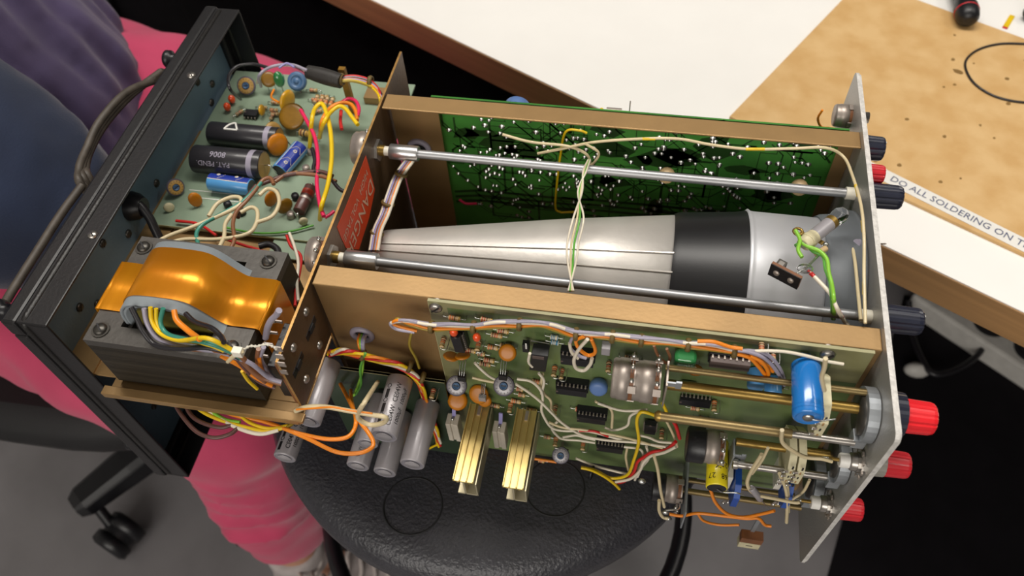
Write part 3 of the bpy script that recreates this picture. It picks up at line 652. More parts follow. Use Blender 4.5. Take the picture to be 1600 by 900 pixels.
g = ribbon(st, -31, 5.5, .5, 'copper_foil', G()); g.build('copper_band', TR, 'shiny copper flux band')
# --- circuit boards
def board_frame(kind):
    return dict(near=(X, Z, -Y), deck=(X, Y, Z), far=(X, Z, Y), low=(X, Z, -Y))[kind]
NB = G(); NB.box(-255, -5.5, YP, YP+1.6, -192, PT, 'pcb_green')
NBO = NB.build('circuit_board', O, 'green component board on the near side')
g = G(); g.box(-255, -5.5, YP-.1, YP, -2, PT, 'pcb_border'); g.box(-255, -244, YP-.1, YP, -192, -2, 'pcb_border'); g.box(-255.2, -5.3, YP-.2, YP+1.8, PT-.1, PT+.15, 'pcb_edge'); g.box(-255.4, -255, YP-.2, YP+1.8, -192, PT, 'pcb_edge'); g.box(-24, -5.5, YP-.1, YP, -30, -2, 'pcb_border')
g.build('bare_margin', NBO, 'bare yellowish board edge')
for px, py in ((681, 480), (1293, 553)): p = at(px, py, y=YP); screw(p, -Y, 4.2, NBO, 'steel'); G().cyl((p.x, YP+1.6, p.z), (p.x, 0, p.z), 3, 'tin').build('standoff', NBO)
LB = G().box(-344, -254, -11.6, -10, -196, -82, 'pcb_shaded').box(-344, -254, -11.9, -9.7, -82.4, -82, 'pcb_edge').build('circuit_board', O, 'lower rear board carrying the grey capacitors')
DB = G().box(-497, -336, 74, 250, -58, -56.4, 'pcb_pale').box(-497.3, -335.7, 73.7, 74, -58.2, -56.2, 'pcb_edge').build('circuit_board', O, 'pale green power supply board on the rear deck')
G().box(-398, -336, 58, 74, -60, -58.4, 'pcb_pale').build('circuit_board', O, 'narrow pale green board strip')
g = G().box(-372, -345, 222, 236, -56.4, -50, 'bronze'); g.build('bracket', O)
# far board, solder side towards the viewer
random.seed(11)
yf = 178.0
FB = G(); FB.box(-298, -5, yf, yf+1.6, -170, -4, 'pcb_trace')
def trace(P, wd, m='pcb_base'):
    for a, b in zip(P, P[1:]):
        a3 = Vector((a[0], yf-.06, a[1])); b3 = Vector((b[0], yf-.06, b[1])); d = b3-a3
        if d.length < .1: continue
        d.normalize(); FB.obox((a3+b3)/2, ((b3-a3).length/2+wd*.4, wd/2, .07), m, (d, d.cross(Y), Y))
def poly(P, m='pcb_base', dy=0): FB.prism(P, (0, yf-dy, 0), X, Z, -Y, .13, m)
pads = []
for i in range(20):  # bare areas
    cx_, cz = random.uniform(-285, -20), random.uniform(-78, -12) if i < 19 else random.uniform(-140, -90); sx_, sz = random.uniform(6, 20), random.uniform(4, 13)
    P = []
    for j in range(8):
        a = j*math.pi/4+random.uniform(-.2, .2); P.append((cx_+sx_*(1 if random.random() < .7 else .5)*math.cos(a), cz+sz*(1 if random.random() < .7 else .5)*math.sin(a)))
    poly(P)
for i in range(150):
    x_, z_ = random.uniform(-290, -15), random.uniform(-120, -9); P = [(x_, z_)]
    for j in range(random.randint(2, 5)):
        L_ = random.uniform(6, 28); a = random.choice((0, 0, 45, 90, -45, 135, 180, -90)); x_ += L_*math.cos(math.radians(a)); z_ += L_*math.sin(math.radians(a))
        x_ = min(max(x_, -293), -10); z_ = min(max(z_, -160), -8); P.append((x_, z_))
    trace(P, random.choice((.6, .8, 1.0, 1.6))); pads += [P[0]]
for z_ in (-98, -104, -110): trace([(-290, z_-6), (-270, z_-2), (-190, z_-2), (-180, z_), (-60, z_), (-45, z_-8)], 2.6)
for i in range(190): pads.append((random.gauss(random.choice((-260, -225, -190, -165, -130, -95, -60, -30)), 8), random.uniform(-128, -10)))
for x_, z_ in pads:
    if not (-294 < x_ < -9): continue
    r_ = random.uniform(1.0, 1.7); FB.lathe((x_, yf-.1, z_), -Y, [(0, r_*1.5), (.25, r_*1.1), (r_*.9, r_*.55), (r_*1.2, .1)], 'solder', 8)
FB.build('circuit_board', O, 'solder side of the far board with green tracks and solder joints')
for px, py, w_, m_ in ((810, 160, 6, 'blue_disc'), (1023, 186, 3.2, 'disc_orange'), (1053, 187, 2.4, 'ic_black'), (1098, 189, 2.6, 'cap_blue'), (778, 164, 2.2, 'cap_blue')):
    p = at(px, py, y=190); G().lathe((p.x, 181, p.z-w_*.2), Y, [(0, w_*1.6), (6, w_*1.6), (8, w_*1.2), (8.2, .1)], m_, 24).build('capacitor', O, 'capacitor on the outside of the far board')
for pts in (((688, 156), (720, 158), (765, 164)), ((800, 166), (830, 166), (875, 172)), ((914, 176), (925, 177)), ((940, 170), (941, 182))):
    G().tube([at(x, y, y=188) for x, y in pts], 1.3, 'w_yellow').build('wire', O, 'yellow wire along the outside of the far rail')
p = at(958, 176, y=190); G().cyl(p-X*5, p+X*6, 3.6, 'tin').build('trimmer', O); G().tube([at(983, 180, y=190), at(985, 158, y=190)], .4, 'tin', k=1).build('wire_end', O)
# ---------------------------------------------------------------- components
FR = {'near': (X, Z, -Y), 'deck': (X, Y, Z), 'low': (X, Z, -Y)}
def place(fr, px, py, h):
    if fr == 'near': return at(px, py, y=YP-h)
    if fr == 'low': return at(px, py, y=-11.6-h)
    return at(px, py, z=-56.4+h)
PARENT = {'near': NBO, 'deck': DB, 'low': LB}
BANDS = [('r_brown', 'r_black', 'r_red', 'r_gold'), ('r_red', 'r_red', 'r_brown', 'r_gold'), ('r_orange', 'r_orange', 'r_brown', 'r_gold'), ('r_brown', 'r_red', 'r_orange', 'r_gold')]
def resistor(fr, px, py, ang=0, L=7.4, r=1.6, body='beige', bands=0, h=2.0, lead=2.6, up=False, label=None):
    u, v, n = FR[fr]; c = place(fr, px, py, h); a = math.radians(ang); d = u*math.cos(a)+v*math.sin(a)
    if up: d = n*1.0; c = place(fr, px, py, 4.6)
    g = G(); bd = BANDS[bands] if isinstance(bands, int) else bands
    g.lathe(c-d*L/2, d, [(0, r*.55), (.3, r), (L*.2, r*1.05), (L*.26, r*.88), (L*.74, r*.88), (L*.8, r*1.05), (L-.3, r), (L, r*.55)], body, 14)
    for k, m in enumerate(bd):
        t = (.13, .33, .5, .86)[k]*L; rr_ = r*(1.1 if k in (0, 3) else .95); g.lathe(c-d*L/2+d*t, d, [(0, rr_), (L*.085, rr_)], m, 14)
    if up:
        g.cyl(c-n*(L/2), c-n*(L/2+2), .35, 'solder', n=6); s = u; g.tube([c+n*(L/2), c+n*(L/2+1.2), c+n*(L/2+1.2)+s*r*1.8, c+n*(L/2-1)+s*r*2.2, c-n*(4.6)+s*r*2.2], .35, 'solder', 6, 3)
    else:
        for s in (-1, 1): g.tube([c+d*s*L/2, c+d*s*(L/2+lead), c+d*s*(L/2+lead+.6)-n*.5, c+d*s*(L/2+lead+.7)-n*(h+.3)], .35, 'solder', 6, 3)
    return g.build('resistor', PARENT[fr], label)
def dip(fr, px, py, L, W=8.0, H=4, ang=0, m='ic_black', socket=True, pins=True, label=None, n_=8, lift=None):
    u, v, n = FR[fr]; a = math.radians(ang); d = u*math.cos(a)+v*math.sin(a); e = n.cross(d); lift = (4.6 if socket else .8) if lift is None else lift
    c = place(fr, px, py, lift+H/2); g = G(); hw = W/2
    R = [[c+d*s*(L/2)+e*p+n*q for p, q in ((-hw, -H*.1), (-hw+.5, H/2), (hw-.5, H/2), (hw, -H*.1), (hw-.5, -H/2), (-hw+.5, -H/2))] for s in (-1, 1)]
    g.rings(R, m, sm=False); g.lathe(c-d*(L/2-.6)+n*(H/2-.3), n, [(0, .9), (.32, .9)], 'ic_grey', 10)
    o_ = g.build('integrated_circuit', PARENT[fr], label)
    if pins:
        g = G(); k = n_
        for i in range(k):
            t = (i-(k-1)/2)*(L-2)/(k-1)
            for s in (-1, 1):
                p = c+d*t+e*s*(hw+.25); g.obox(p-n*(.3), (.55, .35, .35), 'tin', (d, e, n)); g.obox(p+e*s*.3-n*(H*.5+.2), (.42, .14, H*.5), 'tin', (d, e, n))
        g.build('pins', o_, 'tinned pins')
    if socket:
        g = G(); b = c-n*(H/2+lift/2+.1)
        for s in (-1, 1): g.obox(b+e*s*(hw-.1), (L/2+.6, 1.3, lift/2), 'black_plastic', (d, e, n))
        for s in (-1, 1): g.obox(b+d*s*(L/2-.2), (1, hw, lift/2), 'black_plastic', (d, e, n))
        g.build('socket', o_, 'black socket')
    return o_
def disc(fr, px, py, r, th=2.2, face=None, m='disc_orange', h=None, ang=0, label=None, name='ceramic_capacitor', sc=1.):
    """disc capacitor standing on the board; face = its axis"""
    u, v, n = FR[fr]; h = r*1.0+1.5 if h is None else h; c = place(fr, px, py, h); f = Vector(face).normalized() if face else v
    g = G(); g.lathe(c-f*th/2, f, [(0, .1), (0, r*.6), (th*.15, r*.88), (th*.5, r), (th*.85, r*.88), (th, r*.6), (th, .1)], m, 26, False, scale=(1, sc), up=n)
    s = f.cross(n); s = s.normalized() if s.length > .1 else u
    for k in (-1, 1): g.tube([c+s*k*r*.45-n*r*.8*(1 if f.dot(n) < .7 else 0), c+s*k*r*.45-n*h], .35, 'solder', 6, 1)
    return g.build(name, PARENT[fr], label)
def trimpot(fr, px, py, r, axis, h, base='trim_base', dial='cap_grey', hub='blue_trim', label=None):
    u, v, n = FR[fr]; c = place(fr, px, py, h); f = Vector(axis).normalized()
    g = G(); g.lathe(c-f*3.5, f, [(0, r*.9), (1, r*1.06), (2.6, r*1.08), (3.1, r)], base, 28); o_ = g.build('trimmer_potentiometer', PARENT[fr], label)
    g = G(); g.lathe(c-f*.4, f, [(0, r*.92), (.5, r*.9), (.7, r*.86), (.9, r*.45)], dial, 28, False)
    for k in range(14):
        a = k*2*math.pi/14; uu, vv = perp(f); e = uu*math.cos(a)+vv*math.sin(a); g.obox(c+e*r*.76+f*.42, (r*.09, .12, .06), 'ink', (e, f.cross(e), f))
    g.build('dial', o_, 'pale metal dial ring')
    uu, vv = perp(f); g = G(); g.lathe(c, f, [(0, r*.38), (.9, r*.36), (1.0, r*.3), (.5, r*.26), (.5, .1)], hub, 20, False); g.obox(c+f*.62, (r*.28, .3, .1), 'ink', (uu, vv, f)); g.build('adjuster', o_, 'blue slotted centre')
    g = G(); g.tube([c-f*3, c-f*3-n*2+v*1, c-f*3-n*(h-2)], 1.1, 'tin', 6, 2)
    for s in (-1, 1): g.obox(c-f*4+u*s*r*.6-n*2, (1.3, .3, 3), 'phenolic', (u, f, n))
    g.build('terminal', o_); return o_
def axialcan(p0, p1, r, m, name, label, m_end, parent=None, lead=True):
    o_ = G().can(p0, p1, r, m, 30, .9, m_end).build(name, parent or O, label)
    if lead:
        d = (Vector(p1)-Vector(p0)).normalized(); G().lathe(Vector(p1)-d*.2, d, [(0, r*.3), (.6, r*.26), (.8, .1)], 'steel', 16).build('end_rivet', o_)
    return o_
def cyltext(o_, txt, size, p, axis, r, a0, rev, m='ink', label=None, bold=.0, sx=1, along=True):
    """text wrapped on a cylinder: p on axis, a0 angle of the text centre direction (vector), reading along axis*rev"""
    axis = Vector(axis).normalized(); e0 = (Vector(a0)-axis*Vector(a0).dot(axis)).normalized(); g = G()
    rd = axis*rev
    def fn(u, v):
        if along: th = v/r; t = rd*u; e = Matrix.Rotation(th, 3, e0.cross(rd.cross(e0)) if 0 else rd.cross(e0).cross(e0)) @ e0 if 0 else e0*math.cos(th)+e0.cross(rd)*math.sin(th)
        else: th = u/r; t = rd*v; e = e0*math.cos(th)+rd.cross(e0)*math.sin(th)
        return Vector(p)+t+e*(r+.12)
    g.text(txt, size, fn, m, sx, bold); return g.build('lettering', o_, label)
def wire(m, r, pts, parent=None, label=None, name='wire', k=6, **pl):
    a, v = list(pl.items())[0]
    P = []
    for q in pts:
        if len(q) == 2: P.append(at(q[0], q[1], **{a: v}))
        elif isinstance(q[2], str): P.append(at(q[0], q[1], **{q[2]: q[3]}))
        else: P.append(at(q[0], q[1], **{a: q[2]}))
    return G().tube(P, r, 'w_'+m if 'w_'+m in MT else m, 8, k).build(name, parent or O, label)
# ---- grey electrolytics on the lower rear board
for (bx_, by_), yt, L_, rr_, txt, lb in (((483, 655), -58, 44, 8.2, '35V', 'grey capacitor behind the partition tab, 35V printed'), ((446, 712), -60, 46, 8.0, 'CE04W', 'grey capacitor at the left end, lower row'),
        ((601, 678), -57, 42, 8.6, 'CE04W', 'topmost grey capacitor lettered CE04W 1000uF'), ((575, 690), -52, 36, 7.2, '', 'grey capacitor partly behind the topmost one'),
        ((560, 725), -60, 46, 8.0, 'W', 'grey capacitor of the lower row behind the orange wires'), ((602, 735), -60, 46, 8.0, '', 'middle grey capacitor of the lower row'), ((645, 722), -60, 46, 8.4, '', 'plain grey capacitor nearest the heat sinks')):
    p = at(bx_, by_, y=yt+2); z_ = max(p.z, -192); o_ = axialcan((p.x, yt+L_, z_), (p.x, yt, z_), rr_, 'cap_grey', 'electrolytic_capacitor', lb, 'cap_grey_end', lead=False)
    G().lathe((p.x, yt-.02, z_), -Y, [(0, rr_*.62), (.25, rr_*.6), (.25, .1)], 'cap_grey', 24).build('end_cap', o_)
    if lb.startswith('topmost') or lb.endswith('lower row') and 'left' in lb:
        a0 = Vector((.1, 0, 1)); ym = yt+20
        cyltext(o_, 'CE04W  CE04W', 4.4, (p.x, ym, z_), Y, rr_, Vector((.35, 0, 1)), 1, 'ink', bold=.03); cyltext(o_, '1000\u00b5F  1000\u00b5F', 4.0, (p.x, ym, z_), Y, rr_, Vector((1.1, 0, .85)), 1, 'ink', bold=.02)
        g = G()
        for t in (4, 14.5, 25):
            for j in range(-2, 3):
                th = -.42+j*.05; e = Vector((math.sin(th), 0, math.cos(th))); g.obox(Vector((p.x, yt+t+2, z_))+e*(rr_+.05), (.35, 3.2, .1), 'ink', (Y.cross(e), Y, e))
            th = -.42; e = Vector((math.sin(th), 0, math.cos(th))); g.torus(Vector((p.x, yt+t+7.5, z_))+e*(rr_+.05), e, 1.4, .2, 'ink', 14, 5)
        g.build('polarity_stripe', o_, 'black minus stripe')
    if '35V' in txt: cyltext(o_, '35V  35V', 5.0, (p.x, yt+20, z_), Y, rr_, Vector((-.5, 0, 1)), 1, 'ink')
    if txt == 'W': cyltext(o_, 'W W', 3.4, (p.x, yt+8, z_), Y, rr_, Vector((.1, 0, 1)), 1, 'ink')
# ---- heat sinks
for (ax_, ay_), lb in (((722, 752), 'gold ribbed aluminium heat sink, left of the pair'), ((800, 762), 'gold ribbed aluminium heat sink, right of the pair')):
    p = at(ax_, ay_, y=-66); x_, z_ = p.x+.5, p.z; y0_, y1_ = -66, -9; g = G()
    g.box(x_-7, x_+7, y0_, y1_, z_-2, z_-.8, 'heatsink')
    for t in (-7, -2.9, 1.7, 6.2): g.box(x_+t, x_+t+.8, y0_, y1_, z_-.8, z_+1.3, 'heatsink')
    for t in (-4.6, 3.2): g.box(x_+t, x_+t+1.6, y0_, y1_, z_-3.2, z_-1.9, 'heatsink')
    o_ = g.build('heat_sink', O, lb, bevel=.2)
    g = G(); g.box(x_-.7, x_+.7, y0_, y1_, z_-22, z_-2, 'heatsink_pale'); g.box(x_-5.5, x_+8.4, y0_, y1_, z_-22, z_-20.6, 'heatsink_pale'); g.box(x_+7.6, x_+8.6, y0_, y1_, z_-22, z_-3, 'heatsink_pale')
    g.build('lower_fin', o_, 'pale lower fin', bevel=.2)
    c = Vector((x_+1, -20, z_-.4)); G().obox(c+Vector((0, 6, 0)), (1.6, 3.5, 1.2), 'tin').build('transistor', o_)
# ---- white ceramic blocks
for (ax_, ay_), lb in (((707, 656), 'white ceramic block resistor left of the left heat sink'), ((780, 668), 'white ceramic block resistor between the heat sinks')):
    p = at(ax_, ay_, y=-20); g = G(); x_, y_, z_ = p.x, p.y, p.z
    for s in (-1, 1): g.box(x_+s*2.7-1.7, x_+s*2.7+1.7, y_-4, y_+5, z_-26, z_, 'ceramic')
    g.box(x_-1.1, x_+1.1, y_-3, y_+5, z_-26, z_-1, 'ceramic'); o_ = g.build('ceramic_resistor', NBO, lb, bevel=.5)
    G().obox((x_+.3, y_+5, z_+3), (1.3, .4, 5), 'w_violet', (X, Y, Vector((0, .5, 1)))).ball((x_, y_+.5, z_), 1.2, 'solder').build('lead', o_, 'lilac sleeve and soldered lead')
# ---- near board parts
R_ = resistor
R_('near', 710, 497, -5, bands=2, h=3); R_('near', 760, 500, -5, bands=1, h=3); R_('near', 786, 517, -6, bands=1); R_('near', 776, 524, -6, bands=3); R_('near', 790, 541, -6, body='beige', bands=0)
R_('near', 752, 553, -6, bands=0, L=5); R_('near', 764, 563, -6, bands=1); R_('near', 758, 569, -6, bands=0)
R_('near', 866, 527, -6, L=5, body='cream', bands=('r_blue',)*4); R_('near', 867, 535, -6, L=5, body='r_blue', bands=('cream',)*4)
R_('near', 815, 617, -6, bands=1, L=5); R_('near', 806, 627, -6, bands=2); R_('near', 773, 634, -6, bands=0); R_('near', 830, 641, -6, bands=3); R_('near', 812, 608, -6, bands=1, L=5)
R_('near', 1086, 638, -6, bands=1, L=6); R_('near', 855, 683, -6, bands=0, L=5); R_('near', 846, 720, -6, bands=3, L=5); R_('near', 1203, 565, -8, bands=1, L=6); R_('near', 1216, 605, -8, bands=0, L=6); R_('near', 1258, 556, -6, L=5, body='r_blue', bands=('cap_blue',)*4)
R_('near', 735, 548, -6, bands=1); R_('near', 770, 543, -6, bands=2); R_('near', 840, 597, -6, bands=3); R_('near', 985, 560, -8, bands=0); R_('near', 1100, 655, -6, bands=2); R_('near', 905, 640, -6, bands=1, L=6)
for px, py in ((692, 535), (747, 540), (866, 580), (877, 584), (951, 573), (797, 637), (911, 696), (1116, 634), (1208, 556), (1190, 545), (867, 641), (1034, 678), (868, 690)): R_('near', px, py, up=True, bands=(px+py) % 4)
R_('low', 676, 615, 0, up=True, bands=1)
dip('near', 716, 535, 17, 7, ang=-90+4, socket=True, label='black chip in the upper left corner of the near board')
G().obox(place('near', 843, 559, 8), (5, 4, 9.5), 'ic_black', (X, Y, Vector((.1, 0, 1)))).obox(place('near', 843, 559, 8)+Vector((0, -4.2, 7)), (3.6, .3, 1.6), 'ic_grey').build('connector', NBO, 'tall black connector block', bevel=.6)
G().obox(place('near', 822, 541, 5), (2, 2, 4), 'black_plastic').obox(place('near', 822, 541, 7.2), (.5, .2, 3), 'white_paint').build('connector', NBO, 'small black block with a white mark', bevel=.4)
G().cyl(place('near', 829, 532, 9), place('near', 858, 537, 5), .4, 'solder').build('lead', NBO)
dip('near', 902, 563, 19.5); dip('near', 893, 610, 19.5, label='black chip beside the blue disc'); dip('near', 924, 654, 19); dip('near', 953, 700, 18.5); dip('near', 1016, 668, 13, 8, ang=-88, n_=7, socket=False, lift=2)
dip('near', 1140, 568, 22, 7.5, 4, m='ic_grey', socket=True, n_=7, label='brownish-grey chip with bright silver pins below the wiring loom')
dip('near', 1086, 627, 19, socket=False); dip('near', 1215, 598, 8, socket=False, n_=4); dip('near', 1075, 604, 9, 8, ang=0, m='pcb_green', socket=False, pins=False, lift=1)
p = place('near', 1070, 563, 6); g = G(); R = []
for t, s in ((-6.5, .7), (-5.8, .95), (-3, 1.02), (3, 1.02), (5.8, .95), (6.5, .7)): R.append([p+Z*t+X*(6.3*s*math.copysign(abs(math.cos(a))**.5, math.cos(a)))-Y*(4.5*s*math.copysign(abs(math.sin(a))**.6, math.sin(a))) for a in [2*math.pi*j/28 for j in range(28)]])
g.rings(R, 'green_film'); o_ = g.build('film_capacitor', NBO, 'glossy dark green moulded capacitor')
g = G()
for k, s_ in enumerate(('K73', '250V', '0.1')): g.text(s_, 3.0, lambda u, v, k=k: p+Vector((.5+2.6*k-v, -4.75, -u+.5)), 'white_paint')
g.build('lettering', o_)
for px, py, r_ in ((1086, 578, 5),): disc('near', px, py, r_, face=(0, .3, 1), label='orange disc capacitor behind the green one')
disc('near', 705, 557, 5.2, face=(.2, .5, 1)); disc('near', 723, 556, 5, face=(-.2, .6, 1)); disc('near', 793, 551, 5.6, 3, face=(0, -.7, .7), label='orange-yellow disc capacitor above the second trimmer')
disc('near', 715, 626, 7, 3.4, face=(.1, -.6, .8), h=6, label='large orange disc capacitor under the first trimmer'); disc('near', 748, 616, 7, 3, face=(-.1, -.7, .6), h=5, label='large orange disc capacitor between the trimmers'); disc('near', 757, 626, 5, 3, face=(0, -.8, .5), h=5)
for px, py in ((709, 519), (745, 527)):
    p = place('near', px, py, 7); G().ball(p, 2.6, 'tantalum', (1, 1, 1.3), 14).cyl(p, p+Y*6, .4, 'solder').build('tantalum_capacitor', NBO, 'orange-red tantalum bead')
p = place('near', 935, 608, 6); G().lathe(p+Y*4, (0, -1, .35), [(0, 5), (2, 5.8), (5, 5.8), (6.4, 5), (7, 3.4), (7.1, .1)], 'blue_disc', 28).build('variable_capacitor', NBO, 'round dusty blue capacitor left of the metal potentiometer')
p = place('near', 947, 544, 5); G().obox(p, (2.6, 3, 3.6), 'cap_grey').build('film_capacitor', NBO, 'small grey block capacitor', bevel=.5)
trimpot('near', 713, 603, 6.4, (0, -.6, .8), 12, label='round trimmer with pale dial, left one'); trimpot('near', 787, 603, 6.4, (0, -.6, .8), 12, label='round trimmer with pale dial, right one'); trimpot('near', 876, 712, 5.9, (0, -.6, .8), 12, label='round trimmer with pale dial at the board bottom')
for px, py, r_ in ((1181, 606, 5), (1208, 618, 5)):
    p = place('near', px, py, 12); G().lathe(p+Y*11, -Y, [(0, r_), (10, r_), (11, r_-.6), (11.2, .1)], 'cap_blue_lt', 26).build('electrolytic_capacitor', NBO, 'small pale blue capacitor behind the brass shaft')
for px, py in ((722, 590), (786, 588)):
    p = place('near', px, py, 13); g = G(); g.obox(p, (2.6, 1.6, 2.6), 'ic_black', (X, Y, Z))
    for s in (-1, 0, 1): g.tube([p+X*s*1.4+Z*2.4, p+X*s*1.6+Z*7+Y*4, p+X*s*1.6+Z*9+Y*11], .35, 'solder', 6, 1)
    g.build('transistor', NBO, bevel=.3)
p = place('near', 754, 622, 8); g = G().obox(p, (2.4, 1.4, 2.4), 'cap_grey'); [g.tube([p+X*s+Z*2, p+X*s*1.2+Z*8+Y*7], .3, 'solder', 6, 1) for s in (-1, 0, 1)]; g.build('transistor', NBO, bevel=.3)
# ---- potentiometers, shafts and switches on the near side
def shaft(y_, z_, x0, x1, r, m, label=None, name='control_shaft'): return G().cyl((x0, y_, z_), (x1, y_, z_), r, m, n=22).build(name, O, label)
q = pot((-117, -25, -23), X, 12.3, 11.5, label='front section of the ganged metal potentiometer', up=(0, -.1, 1)); pot((-131, -25, -23), X, 12.3, 10, label='rear section of the ganged metal potentiometer', up=(0, -.1, 1))
G().obox((-113.5, -25, -23), (.5, 8, 12.5), 'tin').build('bracket', q); G().obox((-110, -31, -12), (3.5, .5, 2), 'zinc').obox((-107, -31, -12), (1.6, .6, 3.2), 'zinc').build('bracket_tab', q)
shaft(-25, -23, -114, -3, 3.1, 'brass', 'thick brass control shaft')
for z_, m in ((-12, 'brass_old'),):
    p = at(1040, 574, y=-20); shaft(-20, p.z, p.x, -6, 1.9, 'brass_old', 'upper brass spacer rod')
p = at(1028, 650, y=-40); shaft(-40, p.z, p.x, at(1240, 672, y=-40).x, 2.8, 'brass_old', 'lower brass spacer rod'); pz = p.z
shaft(-40, pz, at(1238, 672, y=-40).x, -8, 2.2, 'steel', 'steel end of the spacer rod')
G().lathe((p.x-2, -40, pz), X, [(0, 1.8), (1.5, 3.2), (3.4, 3.2)], 'brass', 16).build('rod_end', O)
def detent(y_, z_, r, label):
    g = G(); P = [(r*math.cos(2*math.pi*j/30), r*1.04*math.sin(2*math.pi*j/30)) for j in range(30)]; g.prism([(y_+a, z_+b) for a, b in P], (-6.5, 0, 0), Y, Z, X, 6, 'zinc'); o_ = g.build('switch_detent', O, label)
    G().lathe((-6.4, y_, z_), -X, [(0, r*.8), (2, r*.75), (2, .1)], 'steel_dark', 24).build('detent_plate', o_)
    G().box(-9, -2, y_-r*.75-2, y_-r*.4, z_-r*.9-1, z_-r*.4, 'zinc').build('ear', o_); return o_
detent(-27, -25, 15.5, 'grey cast indexing unit of the upper rotary switch'); detent(-30, -78, 14.5, 'grey cast indexing unit of the middle rotary switch'); detent(-18, -135, 17, 'cast indexing unit of the lowest rotary switch')
def wafer(x_, y_, z_, r, m, label, slots=True, th=1.6, w=7):
    g = G(); P = [Vector((0, a, b)) for a, b in ((r*.55, r), (-r*.55, r), (-r, r*.45), (-r, -r*.6), (-r*.55, -r), (r*.55, -r), (r, -r*.5), (r, r*.5))]
    g.prism([(y_+p.y, z_+p.z) for p in P], (x_, 0, 0), Y, Z, X, w, m); o_ = g.build('switch_wafer', O, label, bevel=.8)
    if slots:
        g = G()
        for k in range(5):
            zz = z_+r*.8-k*r*.4; g.box(x_+w*.4, x_+w*.6, y_-r-.15, y_-r+.6, zz-1.6, zz+1.2, 'w_tan' if k % 2 else 'ink')
        g.build('slot', o_, 'row of slots'); g = G()
        for k in range(4):
            zz = z_+r*.5-k*r*.4; g.obox((x_-1, y_-r-.6, zz), (1.4, .25, .9), 'tin'); g.ball((x_-2, y_-r-.8, zz), .9, 'solder', n=8)
        g.build('contact', o_)
    return o_
p = at(1285, 668, y=-40); wafer(p.x-3, -24, -25, 16, 'ceramic_cream', 'cream ceramic wafer of the upper rotary switch', w=5)
# middle switch
p = at(1150, 725, y=-38); zm = p.z; shaft(-38, zm, p.x, -8, 2.4, 'steel', 'plain steel spacer rod'); G().lathe((p.x-2, -38, zm), X, [(0, 3.2), (1.2, 3.4), (3, 3.2)], 'steel', 16).build('rod_end', O)
p2 = at(1150, 690, y=-26); shaft(-26, p2.z, p2.x, -6, 2.6, 'brass', 'brass shaft of the middle switch')
for k, px in enumerate((1236, 1252)): q = at(px, 735, y=-38); wafer(q.x-4, -27, p2.z-4, 15.5, 'ceramic_cream', 'cream ceramic wafer of the middle rotary switch', w=4.4)
q = at(1120, 697, y=-25); pm = pot((q.x+4, -26, q.z), X, 11, 9, label='metal potentiometer with a black rear section', up=(0, -.6, 1)); G().lathe((q.x-8, -26, q.z), -X, [(0, 11.5), (10, 11.5), (11, 10)], 'black_plastic', 30).build('rear_section', pm, 'black rear section')
G().obox((q.x+9, -30, q.z-2), (.6, 6, 14), 'zinc').obox((q.x+12, -34, q.z+8), (3, .6, 2), 'zinc').obox((q.x+15, -34, q.z+8), (1.5, .7, 3.4), 'zinc').build('bracket', pm, bevel=.3)
# lowest pot with plate
q = at(1058, 765, y=-28); pl_ = pot((q.x+3, -28, q.z), X, 10, 9, label='lowest metal potentiometer beside the stool', up=(0, -1, -.6)); G().lathe((q.x-9, -28, q.z), -X, [(0, 10), (8, 10)], 'black_plastic', 26).build('rear_section', pl_)
a = at(1082, 722, y=-30); b = at(1060, 812, y=-52)
G().obox((a.x+1.5, -28, q.z), (.6, 22, 15), 'zinc').build('bracket_plate', O, 'thin zinc bracket plate', bevel=.3)
shaft(-28, q.z, q.x+4, -6, 2.2, 'brass_old', 'lowest brass shaft'); shaft(-12, q.z-18, q.x, -6, 1.8, 'brass_old', 'thin brass rod at the bottom')
for px, py in ((1148, 770), (1228, 772)):
    q = at(px, py, y=-36); wafer(q.x-2, -29, q.z+1, 14, 'blue_wafer', 'blue wafer of the lowest rotary switch', False, w=4)
    G().box(q.x-7, q.x-3, -31, -16, q.z-6, q.z+12, 'nylon').build('spacer', O)
    g = G()
    for k in range(4): c = Vector((q.x-5+3*k, -38+k*.6, q.z-13+k*.8)); g.obox(c, (.9, .3, 3), 'tin', (X, Y, Z+X*.2)); g.ball(c-Z*2, 1.2, 'solder', n=8)
    g.build('contact', O)
q = at(1172, 838, y=-24); G().box(q.x-8, q.x+8, -30, -23, q.z-10, q.z+2, 'ceramic_cream').box(q.x-8.2, q.x+8.2, -30.2, -22.8, q.z+1, q.z+10, 'phenolic').box(q.x-2.5, q.x+2.5, -30.3, -30, q.z-5, q.z-4, 'ink').box(q.x-1.5, q.x+1.5, -24, -22.8, q.z+9, q.z+34, 'zinc').build('slide_switch', O, 'brown and cream slide switch hanging lowest', bevel=.4)
# BNC sockets
for px, py in ((1338, 722), (1286, 787)):
    q = at(px, py, y=-44); y_, z_ = -44, q.z
    o_ = G().lathe((0, y_, z_), -X, [(0, 8), (1.5, 8), (1.5, 6), (3, 6)], 'steel', 12, sm=False).build('coaxial_socket', O, 'coaxial socket seen from behind')
    G().lathe((-2, y_, z_), -X, [(0, 5.2), (4, 5.2), (5, 4)], 'steel', 24).build('barrel', o_); G().lathe((-6.5, y_, z_), -X, [(0, 4.2), (5, 4.2), (5.6, 3.6)], 'white_paint', 24).build('insulator', o_, 'white insulator'); G().cyl((-12, y_, z_), (-18, y_, z_), 1.1, 'brass').cyl((-16, y_, z_), (-21, y_, z_), .8, 'solder').build('centre_pin', o_)
    g = G()
    for k in range(9): a_ = k*.7; g.obox((-1.2, y_+8*math.cos(a_), z_+8*math.sin(a_)), (.5, 1.1, 1.1), 'tin')
    g.build('lock_washer', o_)
